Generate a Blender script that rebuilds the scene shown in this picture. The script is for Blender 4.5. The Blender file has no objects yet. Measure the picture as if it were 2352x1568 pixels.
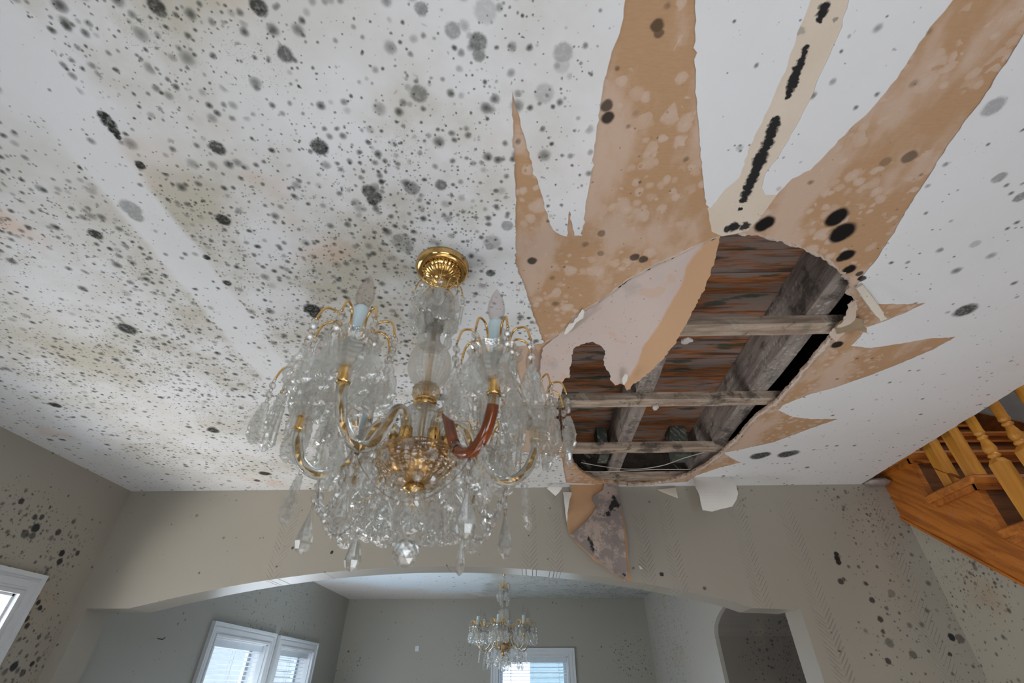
import bpy, bmesh, math, random
from mathutils import Vector, Matrix, noise
from mathutils.geometry import delaunay_2d_cdt
C = bpy.context.scene.collection
SC = bpy.context.scene
S = 0.8            # metres per unit; the ceiling is one unit above the camera
CAMZ = 1.6
PI = math.pi
R = random.Random(7)

# ------------------------------------------------------------------ camera
F, PITCH, YAW = 1057.2, 0.645262, 0.028147
_f = Matrix.Rotation(YAW, 3, 'Z') @ Vector((0, math.cos(PITCH), math.sin(PITCH)))
_u = Matrix.Rotation(YAW, 3, 'Z') @ Vector((0, -math.sin(PITCH), math.cos(PITCH)))
_r = Matrix.Rotation(YAW, 3, 'Z') @ Vector((1, 0, 0))
cd = bpy.data.cameras.new('camera')
cd.sensor_width = 36.0
cd.lens = F / 2352 * 36
cd.clip_start = 0.02
cd.dof.use_dof = True
cd.dof.focus_distance = 3.2
cd.dof.aperture_fstop = 8.0
cam = bpy.data.objects.new('camera', cd)
C.objects.link(cam)
cam.location = (0, 0, CAMZ)
cam.rotation_euler = (PI / 2 + PITCH, 0, YAW)
SC.camera = cam

# ------------------------------------------------------------------ light and exposure
SC.view_settings.view_transform = 'Standard'
SC.view_settings.look = 'None'
SC.view_settings.gamma = 1
SC.view_settings.use_curve_mapping = False
SC.view_settings.exposure = -0.06
SC.cycles.use_denoising = True
SC.cycles.max_bounces = 9
SC.cycles.transmission_bounces = 9
SC.cycles.transparent_max_bounces = 20
SC.cycles.diffuse_bounces = 3
SC.cycles.glossy_bounces = 3
SC.cycles.use_adaptive_sampling = True
SC.cycles.adaptive_threshold = 0.09
SC.cycles.adaptive_min_samples = 12
SC.cycles.caustics_reflective = False
SC.cycles.caustics_refractive = False
SC.cycles.sample_clamp_indirect = 4.0
w = bpy.data.worlds.new('overcast'); SC.world = w
w.use_nodes = True
wn = w.node_tree.nodes['Background']
wn.inputs[0].default_value = (0.80, 0.90, 1.0, 1)
wn.inputs[1].default_value = 2.7


def U(x, y, z):
    return Vector((x * S, y * S, CAMZ + z * S))


def area(name, loc, target, sx, sy, power, col, portal=False):
    l = bpy.data.lights.new(name, 'AREA'); l.shape = 'RECTANGLE'
    l.size = sx; l.size_y = sy; l.energy = power; l.color = col
    o = bpy.data.objects.new(name, l); C.objects.link(o)
    o.location = loc
    o.rotation_euler = (target - loc).to_track_quat('-Z', 'Y').to_euler()
    if portal: l.cycles.is_portal = True
    return o


# daylight through the tall windows behind and beside the camera, with fill lights as marked
area('daylight_back', U(0.5, -1.9, -0.6), U(-0.4, 1.0, 0.4), 1.3, 1.3, 25, (0.84, 0.92, 1.0))
area('fill_back_left', U(-1.5, -1.9, -0.6), U(-0.6, 1.0, 0.4), 0.6, 1.3, 12, (0.88, 0.94, 1.0))  # added bright panel that gives the crystals sparkle
area('fill_rear', U(-1.9, 5.2, -0.7), U(-1.0, 5.2, 0.9), 0.7, 1.6, 23, (0.82, 0.91, 1.0))  # added fill below the rear windows, brightens the rear ceiling
area('fill_front', U(0.9, 1.0, -1.6), U(0.5, 1.6, 1.0), 0.5, 0.9, 6, (0.9, 0.95, 1.0))  # added up-facing fill near the floor, for glints in the glass
area('daylight_left', U(-3.4, 1.55, -0.75), U(-1.2, 2.7, 0.25), 1.2, 0.6, 46, (1.0, 0.92, 0.82))
area('fill_low', U(0.1, 0.3, -1.7), U(0.1, 0.9, 1.0), 1.6, 1.6, 12, (1.0, 0.95, 0.93))  # added fill under the chandelier, brightens crystals and ceiling
area('fill_stair', U(2.9, 1.2, 3.2), U(2.7, 2.4, 0.8), 0.6, 0.6, 15, (1.0, 0.96, 0.92))  # added light for the stairwell
area('light_hall', U(2.55, 3.4, -1.0), U(1.9, 4.2, -0.6), 0.4, 0.4, 1.5, (0.9, 0.95, 1.0))  # area light inside the closed passage, no window there
for nm, loc, tg, sx, sy in (('portal_1', U(-2.70, 4.76, -0.22), U(0, 4.76, -0.22), 0.80, 0.94),
                            ('portal_2', U(-2.70, 5.93, -0.22), U(0, 5.93, -0.22), 0.75, 0.94),
                            ('portal_3', U(0.07, 7.50, -0.28), U(0.07, 0, -0.28), 0.78, 1.05),
                            ('portal_4', U(-2.70, 1.9, -0.31), U(0, 1.9, -0.31), 1.0, 1.15)):
    area(nm, loc, tg, sx, sy, 1, (1, 1, 1), True)

# ------------------------------------------------------------------ unprojection on real planes


def ray(x, y):
    return _f + _r * ((x - 1176) / F) + _u * ((784 - y) / F)


def atz(x, y, z=1.0):
    r = ray(x, y); return r * (z / r.z)


def aty(x, y, Y):
    r = ray(x, y); return r * (Y / r.y)


def atx(x, y, X):
    r = ray(x, y); return r * (X / r.x)


def W(v):
    return Vector((v[0] * S, v[1] * S, CAMZ + v[2] * S))


# ------------------------------------------------------------------ node helper
class K:
    def __init__(s, nt, sock): s.nt = nt; s.s = sock
    def _m(s, op, *a): return M(s.nt, op, s, *a)
    def __add__(s, o): return s._m('ADD', o)
    def __sub__(s, o): return s._m('SUBTRACT', o)
    def __mul__(s, o): return s._m('MULTIPLY', o)
    def __truediv__(s, o): return s._m('DIVIDE', o)
    def __rsub__(s, o): return M(s.nt, 'SUBTRACT', o, s)
    __radd__ = __add__; __rmul__ = __mul__


def put(nt, inp, v):
    if isinstance(v, K): nt.links.new(v.s, inp)
    else: inp.default_value = v


def M(nt, op, *a, clamp=False):
    n = nt.nodes.new('ShaderNodeMath'); n.operation = op; n.use_clamp = clamp
    for i, v in enumerate(a): put(nt, n.inputs[i], v)
    return K(nt, n.outputs[0])


def VM(nt, op, *a):
    n = nt.nodes.new('ShaderNodeVectorMath'); n.operation = op
    for i, v in enumerate(a): put(nt, n.inputs[i], v)
    return K(nt, n.outputs['Value'] if op in ('DISTANCE', 'LENGTH') else n.outputs[0])


def smooth(nt, v, a, b, lo=0.0, hi=1.0):
    n = nt.nodes.new('ShaderNodeMapRange'); n.interpolation_type = 'SMOOTHSTEP'
    put(nt, n.inputs['Value'], v)
    for i, q in zip(('From Min', 'From Max', 'To Min', 'To Max'), (a, b, lo, hi)): put(nt, n.inputs[i], q)
    return K(nt, n.outputs[0])


def mixc(nt, f, a, b):
    n = nt.nodes.new('ShaderNodeMix'); n.data_type = 'RGBA'
    put(nt, n.inputs['Factor'], f)
    for i, q in ((6, a), (7, b)): put(nt, n.inputs[i], q if isinstance(q, K) else (*q, 1))
    return K(nt, n.outputs[2])


def noisen(nt, vec, scale, detail=3, rough=0.5, col=False, dist=0.0):
    n = nt.nodes.new('ShaderNodeTexNoise')
    put(nt, n.inputs['Vector'], vec); n.inputs['Scale'].default_value = scale
    n.inputs['Detail'].default_value = detail; n.inputs['Roughness'].default_value = rough
    n.inputs['Distortion'].default_value = dist
    return K(nt, n.outputs[1 if col else 0])


def sep(nt, v):
    n = nt.nodes.new('ShaderNodeSeparateXYZ'); put(nt, n.inputs[0], v)
    return [K(nt, o) for o in n.outputs]


def comb(nt, x, y, z=0.0):
    n = nt.nodes.new('ShaderNodeCombineXYZ')
    for i, v in enumerate((x, y, z)): put(nt, n.inputs[i], v)
    return K(nt, n.outputs[0])


def mapping(nt, v, scale=(1, 1, 1), rot=(0, 0, 0), loc=(0, 0, 0)):
    n = nt.nodes.new('ShaderNodeMapping'); put(nt, n.inputs[0], v)
    n.inputs['Location'].default_value = loc; n.inputs['Rotation'].default_value = rot
    n.inputs['Scale'].default_value = scale
    return K(nt, n.outputs[0])


def newmat(name):
    m = bpy.data.materials.new(name); m.use_nodes = True
    nt = m.node_tree
    b = nt.nodes['Principled BSDF']
    return m, nt, b


def pos(nt):
    g = nt.nodes.new('ShaderNodeNewGeometry'); return K(nt, g.outputs['Position'])


def objc(nt):
    g = nt.nodes.new('ShaderNodeTexCoord'); return K(nt, g.outputs['Object'])


def bump(nt, b, h, strength=0.3, dist=0.01):
    n = nt.nodes.new('ShaderNodeBump'); n.inputs['Strength'].default_value = strength
    n.inputs['Distance'].default_value = dist
    put(nt, n.inputs['Height'], h); nt.links.new(n.outputs[0], b.inputs['Normal'])


def spots(nt, P, scale, rmin, rmax, dens, soft=0.35, power=1.5, strength=1.0):
    """a field of round colonies: one per Voronoi cell, its radius and presence drawn from the cell"""
    n = nt.nodes.new('ShaderNodeTexVoronoi'); n.voronoi_dimensions = '2D'
    put(nt, n.inputs['Vector'], P); n.inputs['Scale'].default_value = scale
    c = sep(nt, K(nt, n.outputs['Color'])); d = K(nt, n.outputs['Distance'])
    r = M(nt, 'POWER', c[0], power) * (rmax - rmin) * scale + rmin * scale
    pres = M(nt, 'LESS_THAN', c[1], dens)
    a = smooth(nt, d / r, 1.15, 1.0 - soft)
    core = smooth(nt, d / r, 0.75, 0.1)
    rim = smooth(nt, M(nt, 'ABSOLUTE', d / r - 0.66), 0.20, 0.0)
    prof = a * (core * 0.34 + rim * 0.14 + 0.56)
    tone = M(nt, 'POWER', c[2], 0.7) * 0.8 + 0.28
    return prof * pres * tone * strength


def blots(nt, P, lst):
    """single colonies at measured places (x, y, r, strength)"""
    out = None
    for x, y, r, s in lst:
        d = VM(nt, 'DISTANCE', P, (x, y, 0))
        a = smooth(nt, d, r * 1.15, r * 0.70, 0.0, min(1.0, s * 1.08))
        out = a if out is None else M(nt, 'MAXIMUM', out, a)
    return out


# ------------------------------------------------------------------ measured colonies on the ceiling
BIG = [(1925, 498, 23, 1), (1918, 506, 20, 1), (1937, 534, 27, 1), (1930, 542, 22, 1), (1760, 514, 19, 1), (1752, 520, 18, 1), (1685, 522, 14, .95), (1712, 520, 12, .9),
       (1672, 527, 10, .9), (1945, 588, 17, .95), (1935, 594, 12, .9), (1952, 620, 14, .95), (1980, 640, 9, .9), (1458, 592, 11, .75), (1478, 597, 11, .75), (1222, 600, 11, .8),
       (292, 755, 20, .9), (288, 753, 14, .9), (240, 268, 14, .95), (250, 282, 15, .95), (262, 300, 12, .95), (270, 314, 8, .95), (219, 538, 15, .95), (322, 379, 11, .9),
       (734, 338, 20, .85), (490, 988, 13, .9), (127, 930, 12, .95), (607, 1087, 12, .95), (590, 1103, 7, .9), (718, 711, 20, .97), (724, 722, 14, .9), (300, 478, 22, .5), (312, 496, 16, .5),
       (1742, 1047, 18, .9), (1754, 1044, 15, .9), (1806, 1043, 18, .9), (1820, 1040, 15, .8), (1923, 793, 13, .9), (1511, 60, 15, .7), (1513, 78, 12, .6), (1393, 245, 14, .75),
       (1397, 272, 15, .85), (2218, 712, 22, .85), (2208, 716, 17, .6), (2282, 245, 22, .45), (2345, 452, 14, .6), (2090, 362, 16, .6), (2036, 372, 12, .35), (1293, 122, 22, .4), (1290, 150, 18, .2),
       (1098, 98, 20, .7), (1040, 70, 18, .5), (1100, 125, 15, .6), (360, 14, 19, .85), (366, 24, 15, .7), (594, 15, 20, .85), (655, 125, 18, .75), (500, 340, 17, .85), (513, 505, 16, .9),
       (848, 440, 17, .8), (862, 452, 16, .8), (855, 460, 13, .8), (945, 432, 18, .6), (962, 215, 20, .6), (968, 20, 15, .6), (1250, 215, 22, .28), (1115, 25, 26, .25), (1013, 425, 14, .7),
       (925, 557, 26, .38), (915, 548, 12, .5), (940, 570, 10, .5), (1130, 556, 20, .35), (1125, 565, 11, .5), (1095, 600, 20, .2), (1085, 590, 14, .2), (905, 962, 12, .95), (522, 650, 9, .95), (475, 591, 8, .95),
       (1013, 912, 16, .9), (1127, 627, 11, .8), (1165, 518, 14, .5), (2295, 408, 14, .5), (2240, 560, 11, .3), (1382, 538, 9, .5), (1380, 583, 8, .4), (1975, 630, 8, .8), (1696, 1003, 9, .9)]
CHAIN = [(1893, 18, 11), (1888, 32, 10), (1884, 46, 7), (1852, 112, 6), (1848, 124, 7), (1843, 136, 9), (1838, 148, 9), (1832, 160, 10), (1828, 172, 10), (1824, 184, 10), (1820, 196, 11), (1815, 210, 9), (1811, 222, 6),
         (1782, 276, 9), (1778, 288, 12), (1774, 300, 12), (1770, 313, 11), (1764, 328, 12), (1758, 342, 11), (1748, 360, 14), (1744, 374, 14), (1738, 390, 11), (1732, 404, 11), (1726, 416, 12), (1720, 430, 11), (1714, 446, 10), (1708, 460, 8), (1700, 482, 4)]


def ceil_spot(x, y, r, s):
    a = atz(x, y); b = atz(x + r, y); c = atz(x, y + r)
    rr = ((a - b).length + 0.0 * (a - c).length)
    return (a.x * S, a.y * S, rr * S * 1.08, s)


def mould_field(nt, P, dens, big=1.0):
    """colonies of several sizes on a sheet, P in metres; returns the darkening"""
    wob = VM(nt, 'SUBTRACT', noisen(nt, P, 60, 3, 0.6, True), (0.5, 0.5, 0.5))
    Pw = VM(nt, 'ADD', P, VM(nt, 'MULTIPLY', wob, (0.0055, 0.0055, 0)))
    a = spots(nt, Pw, 21 * big, 0.0035, 0.0150, dens * 0.62, 0.6, 1.35)
    a2 = spots(nt, mapping(nt, Pw, loc=(.37, .11, 0)), 27 * big, 0.003, 0.0115, dens * 0.62, 0.6, 1.3)
    a = 1.0 - (1.0 - a) * (1.0 - a2)
    b = spots(nt, Pw, 44 * big, 0.0014, 0.0085, dens * 0.95, 0.6, 1.25)
    ridge = smooth(nt, M(nt, 'ABSOLUTE', noisen(nt, P, 4.0, 4, 0.55) - 0.5), 0.022, 0.006)
    c = spots(nt, Pw, 110 * big, 0.0006, 0.0035, dens * 0.30 + ridge * dens * 0.9, 0.5, 1.4, 0.95)
    fine = spots(nt, P, 330, 0.0003, 0.0011, smooth(nt, noisen(nt, P, 5.5, 4), 0.56, 0.68) * dens * 0.7, 0.6, 1.2, 0.7)
    return 1.0 - (1.0 - a) * (1.0 - b) * (1.0 - M(nt, 'MAXIMUM', c, fine))


def mat_ceiling():
    m, nt, b = newmat('ceiling_paint')
    P = mapping(nt, pos(nt), (1, 1, 0))
    x, y, z = sep(nt, P)
    x = x / S; y = y / S
    big = noisen(nt, P, 1.1, 3, 0.5)
    left = smooth(nt, x + (big - 0.5) * 0.5 - y * 0.10, 0.28, -0.45)
    nearwall = smooth(nt, x, -2.35, -1.9)
    band = 1.0 - smooth(nt, M(nt, 'ABSOLUTE', x + 0.985 + (noisen(nt, P, 6, 3) - 0.5) * 0.08), 0.085, 0.055) * 0.92
    farw = smooth(nt, y, 2.83, 2.0, 0.35, 1.0)
    fall = smooth(nt, x, -2.3, -0.5, 0.62, 1.0)
    patch = smooth(nt, noisen(nt, mapping(nt, P, loc=(3, 1, 0)), 2.6, 4), 0.34, 0.58, 0.35, 1.2)
    dens = left * band * farw * patch * fall * smooth(nt, nearwall, 0, 1, 0.25, 1) + 0.075
    a = mould_field(nt, P, dens)
    bl = blots(nt, VM(nt, 'ADD', P, VM(nt, 'MULTIPLY', VM(nt, 'SUBTRACT', noisen(nt, P, 110, 4, .7, True), (.5, .5, .5)), (.009, .009, 0))), [ceil_spot(*q) for q in BIG])
    # grey-beige bloom and peach damp stains
    halo = smooth(nt, noisen(nt, P, 3.2, 5, 0.6), 0.36, 0.66) * dens
    peach = smooth(nt, noisen(nt, mapping(nt, P, loc=(7, 2, 0)), 3.0, 3), 0.60, 0.74) * (left * 0.45 + 0.12)
    base = mixc(nt, halo * 1.0, (0.80, 0.81, 0.83), (0.56, 0.53, 0.45))
    base = mixc(nt, peach, base, (0.72, 0.50, 0.36))
    stain = smooth(nt, noisen(nt, mapping(nt, P, loc=(1, 9, 0)), 2.0, 5, 0.65), 0.62, 0.72) * 0.3
    base = mixc(nt, stain, base, (0.62, 0.50, 0.36))
    tone = mixc(nt, noisen(nt, P, 9, 2), (0.030, 0.030, 0.019), (0.050, 0.058, 0.048))
    col = mixc(nt, a, base, tone)
    bl = bl * smooth(nt, noisen(nt, P, 120, 3, .7), .34, .56, .76, 1.0)
    col = mixc(nt, bl, col, (0.014, 0.014, 0.011))
    put(nt, b.inputs['Base Color'], col); b.inputs['Roughness'].default_value = 0.6
    b.inputs['Specular IOR Level'].default_value = 0.25
    h = noisen(nt, P, 260, 3) * 0.25 + noisen(nt, P, 7, 3)
    bump(nt, b, h, 0.25, 0.004)
    return m


def mat_kraft():
    m, nt, b = newmat('kraft_paper')
    P = mapping(nt, pos(nt), (1, 1, 0))
    wob = VM(nt, 'MULTIPLY', VM(nt, 'SUBTRACT', noisen(nt, P, 30, 3, .6, True), (.5, .5, .5)), (.022, .022, 0))
    Pw = VM(nt, 'ADD', P, wob)
    patch = smooth(nt, noisen(nt, P, 5.5, 4, 0.6), 0.40, 0.60)
    pale = M(nt, 'MAXIMUM', spots(nt, Pw, 22, 0.008, 0.024, patch * 0.85, 0.3, 1.0), spots(nt, mapping(nt, Pw, loc=(.4, .2, 0)), 40, 0.004, 0.014, patch * 0.9, 0.3, 1.0))
    pale = M(nt, 'MAXIMUM', pale, smooth(nt, noisen(nt, mapping(nt, P, (1.5, .7, 1), loc=(5, 3, 0)), 4.5, 5, .55), .46, .60) * 0.72)
    fib = noisen(nt, mapping(nt, P, (60, 260, 1)), 1.0, 3)
    base = mixc(nt, fib, (0.45, 0.270, 0.150), (0.53, 0.34, 0.20))
    base = mixc(nt, pale * 0.78, base, (0.68, 0.54, 0.46))
    a = mould_field(nt, P, smooth(nt, noisen(nt, P, 2.0, 2), .3, .8) * 0.10)
    col = mixc(nt, a * 0.8, base, (0.08, 0.06, 0.04))
    bl = blots(nt, VM(nt, 'ADD', P, VM(nt, 'MULTIPLY', wob, (.4, .4, 0))), [ceil_spot(*q) for q in BIG if 1180 < q[0] < 2140])
    col = mixc(nt, bl, col, (0.012, 0.011, 0.010))
    put(nt, b.inputs['Base Color'], col); b.inputs['Roughness'].default_value = 0.85
    b.inputs['Specular IOR Level'].default_value = 0.15
    bump(nt, b, noisen(nt, P, 300, 3), 0.2, 0.002)
    return m


def mat_joint():
    m, nt, b = newmat('joint_compound')
    P = mapping(nt, pos(nt), (1, 1, 0))
    wob = VM(nt, 'MULTIPLY', VM(nt, 'SUBTRACT', noisen(nt, P, 90, 3, .65, True), (.5, .5, .5)), (.016, .016, 0))
    base = mixc(nt, noisen(nt, P, 8, 5, .6), (0.66, 0.55, 0.44), (0.78, 0.69, 0.58))
    bl = blots(nt, VM(nt, 'ADD', P, wob), [ceil_spot(x, y, r * 1.15, .98) for x, y, r in CHAIN] + [ceil_spot(*q) for q in BIG[4:10]] + [ceil_spot(1840, 72, 11, .35), ceil_spot(1918, 46, 7, .5)])
    fine = spots(nt, P, 260, .0004, .0014, smooth(nt, noisen(nt, P, 9, 3), .6, .7) * .5)
    col = mixc(nt, fine, mixc(nt, bl, base, (0.010, 0.010, 0.010)), (.1, .09, .07))
    put(nt, b.inputs['Base Color'], col); b.inputs['Roughness'].default_value = 0.8
    bump(nt, b, noisen(nt, P, 40, 5, .6), 0.3, 0.004)
    return m


def mat_wall(name, ax, dens0, clusters, base=(0.345, 0.330, 0.282), blist=(), strips=(), rough=0.30):
    """ax: which two world axes run in the wall's face. clusters: (u, v, radius, density)"""
    m, nt, b = newmat(name)
    p = sep(nt, pos(nt))
    P = comb(nt, p[ax[0]], p[ax[1]])
    dens = None
    for u, v, r, s in clusters:
        d = VM(nt, 'DISTANCE', P, (u, v, 0)) + (noisen(nt, P, 5, 4) - 0.5) * r * 1.2
        q = smooth(nt, d, r, r * 0.35, 0.0, s)
        dens = q if dens is None else M(nt, 'MAXIMUM', dens, q)
    dens = (dens + dens0) if dens is not None else comb(nt, dens0, 0, 0)
    a = mould_field(nt, P, dens, 0.9)
    bs = mixc(nt, noisen(nt, P, 1.6, 4), base, (base[0] * 1.1, base[1] * 1.03, base[2] * 1.02))
    bs = mixc(nt, smooth(nt, noisen(nt, P, 3.5, 4), .55, .7) * dens * 0.55, bs, (0.40, 0.31, 0.22))
    col = mixc(nt, a * 0.93, bs, (0.025, 0.027, 0.026))
    if blist:
        wob = VM(nt, 'MULTIPLY', VM(nt, 'SUBTRACT', noisen(nt, P, 80, 3, .65, True), (.5, .5, .5)), (.012, .012, 0))
        col = mixc(nt, blots(nt, VM(nt, 'ADD', P, wob), blist), col, (0.014, 0.015, 0.018))
    put(nt, b.inputs['Base Color'], col); b.inputs['Roughness'].default_value = rough
    h = noisen(nt, P, 12, 4, .5) * 0.22 + noisen(nt, mapping(nt, P, (40, 4, 1)), 1, 3) * 0.06
    if strips:
        u, v, _ = sep(nt, VM(nt, 'ADD', P, VM(nt, 'MULTIPLY', VM(nt, 'SUBTRACT', noisen(nt, P, 6, 3, .5, True), (.5, .5, .5)), (.012, .012, 0))))
        for u0, wd, sgn, v0, v1 in strips:
            du = u - u0
            k = M(nt, 'ABSOLUTE', du) if sgn == 0 else du * sgn
            fr = M(nt, 'FRACT', (v - k * 1.15) * 50)
            ln = smooth(nt, M(nt, 'ABSOLUTE', fr - 0.5), 0.12, 0.0)
            msk = smooth(nt, M(nt, 'ABSOLUTE', M(nt, 'ABSOLUTE', du) - wd * .6), wd * .55, wd * 0.3) * smooth(nt, v, v0, v0 + .05) * smooth(nt, v, v1, v1 - .05)
            h = h + ln * msk * smooth(nt, noisen(nt, P, 9, 2), .30, .50) * 1.0
    bump(nt, b, h, 0.55, 0.008 if strips else 0.006)
    return m


def simple(name, col, rough=0.5, metal=0.0, var=0.15, scale=8, stretch=(1, 1, 1), bumpk=0.0, dark=None, local=True, spec=0.5):
    m, nt, b = newmat(name)
    P = mapping(nt, objc(nt) if local else pos(nt), stretch)
    f = noisen(nt, P, scale, 4, .6)
    d = dark or tuple(c * (1 - var * 2) for c in col)
    put(nt, b.inputs['Base Color'], mixc(nt, smooth(nt, f, .3, .7), d, col))
    b.inputs['Roughness'].default_value = rough; b.inputs['Metallic'].default_value = metal
    b.inputs['Specular IOR Level'].default_value = spec
    if bumpk: bump(nt, b, f, bumpk, 0.004)
    return m


def mat_oak(name, col=(0.56, 0.190, 0.028), dark=(0.34, 0.100, 0.013), rot=(0, 0, 0), specks=0.10, axis=(6, 1.0, 14), rough=0.38):
    m, nt, b = newmat(name)
    P0 = pos(nt)
    P = mapping(nt, P0, (1, 1, 1), rot)
    Ps = mapping(nt, P, axis)
    g = noisen(nt, Ps, 3.2, 4, .55, dist=0.8)
    f = noisen(nt, mapping(nt, P, (axis[0] * 6, axis[1] * 4, axis[2] * 6)), 4, 3)
    c = mixc(nt, smooth(nt, g, .35, .65), dark, col)
    c = mixc(nt, smooth(nt, f, .55, .75) * .35, c, dark)
    x, y, z = sep(nt, P0)
    Q = comb(nt, y + x * .7, z)
    sp = M(nt, 'MAXIMUM', spots(nt, Q, 75, .0008, .0035, smooth(nt, noisen(nt, P0, 5, 3), .35, .7) * specks * 4), spots(nt, Q, 160, .0004, .0016, specks * 2.0))
    c = mixc(nt, sp, c, (0.09, 0.08, 0.09))
    dust = smooth(nt, noisen(nt, P0, 9, 4), .58, .74) * specks * 2.2
    c = mixc(nt, dust, c, (0.42, 0.30, 0.25))
    put(nt, b.inputs['Base Color'], c); b.inputs['Roughness'].default_value = rough
    bump(nt, b, g, .15, .003)
    return m


def mat_deck():
    m, nt, b = newmat('painted_deck_board')
    P = pos(nt)
    oi = nt.nodes.new('ShaderNodeObjectInfo'); rnd = K(nt, oi.outputs['Random'])
    Pr = VM(nt, 'ADD', P, comb(nt, rnd * 7, rnd * 3))
    st = mapping(nt, Pr, (1.5, 9, 1))
    f = noisen(nt, st, 3.0, 5, .6)
    g = noisen(nt, mapping(nt, Pr, (4, 60, 1)), 3.0, 3)
    c = mixc(nt, smooth(nt, g, .35, .7), (0.21, 0.080, 0.030), (0.42, 0.150, 0.048))
    c = mixc(nt, smooth(nt, f, .44, .56) * .9, c, (0.26, 0.20, 0.175))
    c = mixc(nt, smooth(nt, noisen(nt, mapping(nt, Pr, (2.2, 8, 1), loc=(3, 5, 1)), 3, 4), .58, .66) * .85, c, (0.035, 0.060, 0.040))
    c = mixc(nt, smooth(nt, noisen(nt, mapping(nt, Pr, (1.2, 14, 1), loc=(8, 5, 1)), 3, 4), .55, .7) * .8, c, (0.05, 0.035, 0.03))
    put(nt, b.inputs['Base Color'], c); b.inputs['Roughness'].default_value = .75
    bump(nt, b, g, .3, .003)
    return m


def mat_timber(name, c0=(0.19, 0.155, 0.14), c1=(0.36, 0.305, 0.275), axis=(8, 1, 8)):
    m, nt, b = newmat(name)
    P = pos(nt)
    g = noisen(nt, mapping(nt, P, axis), 6, 5, .6)
    c = mixc(nt, smooth(nt, g, .3, .7), c0, c1)
    x, y, z = sep(nt, P)
    Q = comb(nt, x + z * .8, y + z * .3)
    pale = spots(nt, VM(nt, 'ADD', Q, VM(nt, 'MULTIPLY', noisen(nt, P, 40, 3, .6, True), (.01, .01, 0))), 60, .002, .009, smooth(nt, noisen(nt, P, 5, 3), .45, .65) * .8, .4, 1)
    c = mixc(nt, pale * .7, c, (0.48, 0.49, 0.43))
    c = mixc(nt, smooth(nt, noisen(nt, P, 11, 5, .7), .52, .64) * .8, c, (0.07, 0.06, 0.052))
    c = mixc(nt, smooth(nt, noisen(nt, mapping(nt, P, loc=(4, 4, 4)), 6, 4), .62, .7) * .5, c, (0.05, 0.09, 0.065))
    put(nt, b.inputs['Base Color'], c); b.inputs['Roughness'].default_value = .85
    bump(nt, b, g + noisen(nt, P, 90, 3) * .4, .5, .006)
    return m


def mat_gypsum(name, c0, c1, dirt, black=0.0):
    m, nt, b = newmat(name)
    P = pos(nt)
    c = mixc(nt, smooth(nt, noisen(nt, P, 5, 4), .35, .65), c0, c1)
    x, y, z = sep(nt, P)
    Q = comb(nt, x, y + z)
    s = spots(nt, Q, 90, .0008, .004, smooth(nt, noisen(nt, P, 7, 3), .4, .65) * dirt, .5, 1.3, .8)
    c = mixc(nt, s, c, (0.14, 0.11, 0.10))
    if black:
        c = mixc(nt, smooth(nt, noisen(nt, P, 12, 5, .7), .44, .56) * .75 * black, c, (0.17, 0.15, 0.15))
        c = mixc(nt, smooth(nt, noisen(nt, mapping(nt, P, loc=(2, 2, 2)), 9, 4, .6), .58, .63) * black, c, (0.015, 0.014, 0.014))
    put(nt, b.inputs['Base Color'], c); b.inputs['Roughness'].default_value = .85
    bump(nt, b, noisen(nt, P, 60, 5, .65), .35, .004)
    return m


def mat_glass(name, tint=(0.97, 0.98, 0.97), body=0.10, clear=0.38, rough=0.03, ior=1.5, milky=(0.85, 0.86, 0.80), bumps=None, shine=0.05):
    m = bpy.data.materials.new(name); m.use_nodes = True
    nt = m.node_tree; nt.nodes.clear()
    out = nt.nodes.new('ShaderNodeOutputMaterial')
    g = nt.nodes.new('ShaderNodeBsdfGlass'); g.inputs['Color'].default_value = (*tint, 1); g.inputs['Roughness'].default_value = rough; g.inputs['IOR'].default_value = ior
    t = nt.nodes.new('ShaderNodeBsdfTransparent'); t.inputs['Color'].default_value = (*tint, 1)
    d = nt.nodes.new('ShaderNodeBsdfDiffuse')
    P = objc(nt)
    put(nt, d.inputs['Color'], mixc(nt, smooth(nt, noisen(nt, P, 60, 3), .35, .65), tuple(c * .8 for c in milky), milky))
    m1 = nt.nodes.new('ShaderNodeMixShader'); m1.inputs[0].default_value = clear
    tr = nt.nodes.new('ShaderNodeBsdfTranslucent'); tr.inputs['Color'].default_value = (*milky, 1)
    m3 = nt.nodes.new('ShaderNodeMixShader'); m3.inputs[0].default_value = .55
    nt.links.new(d.outputs[0], m3.inputs[1]); nt.links.new(tr.outputs[0], m3.inputs[2])
    m2 = nt.nodes.new('ShaderNodeMixShader'); m2.inputs[0].default_value = body
    nt.links.new(g.outputs[0], m1.inputs[1]); nt.links.new(t.outputs[0], m1.inputs[2])
    nt.links.new(m1.outputs[0], m2.inputs[1]); nt.links.new(m3.outputs[0], m2.inputs[2])
    gs = nt.nodes.new('ShaderNodeBsdfGlossy'); gs.inputs['Roughness'].default_value = .035
    m4 = nt.nodes.new('ShaderNodeMixShader'); m4.inputs[0].default_value = shine
    nt.links.new(m2.outputs[0], m4.inputs[1]); nt.links.new(gs.outputs[0], m4.inputs[2])
    nt.links.new(m4.outputs[0], out.inputs[0])
    if bumps:
        bn = nt.nodes.new('ShaderNodeBump'); bn.inputs['Distance'].default_value = .002; bn.inputs['Strength'].default_value = .8
        if bumps == 'diamond':
            x, y, z = sep(nt, P)
            th = M(nt, 'ARCTAN2', y, x)
            h = M(nt, 'SINE', th * 16 + z * 420) * M(nt, 'SINE', th * 16 - z * 420)
        else:
            h = noisen(nt, P, 150, 2)
        put(nt, bn.inputs['Height'], h)
        nt.links.new(bn.outputs[0], g.inputs['Normal']); nt.links.new(bn.outputs[0], d.inputs['Normal']); nt.links.new(bn.outputs[0], gs.inputs['Normal'])
    return m


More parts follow.
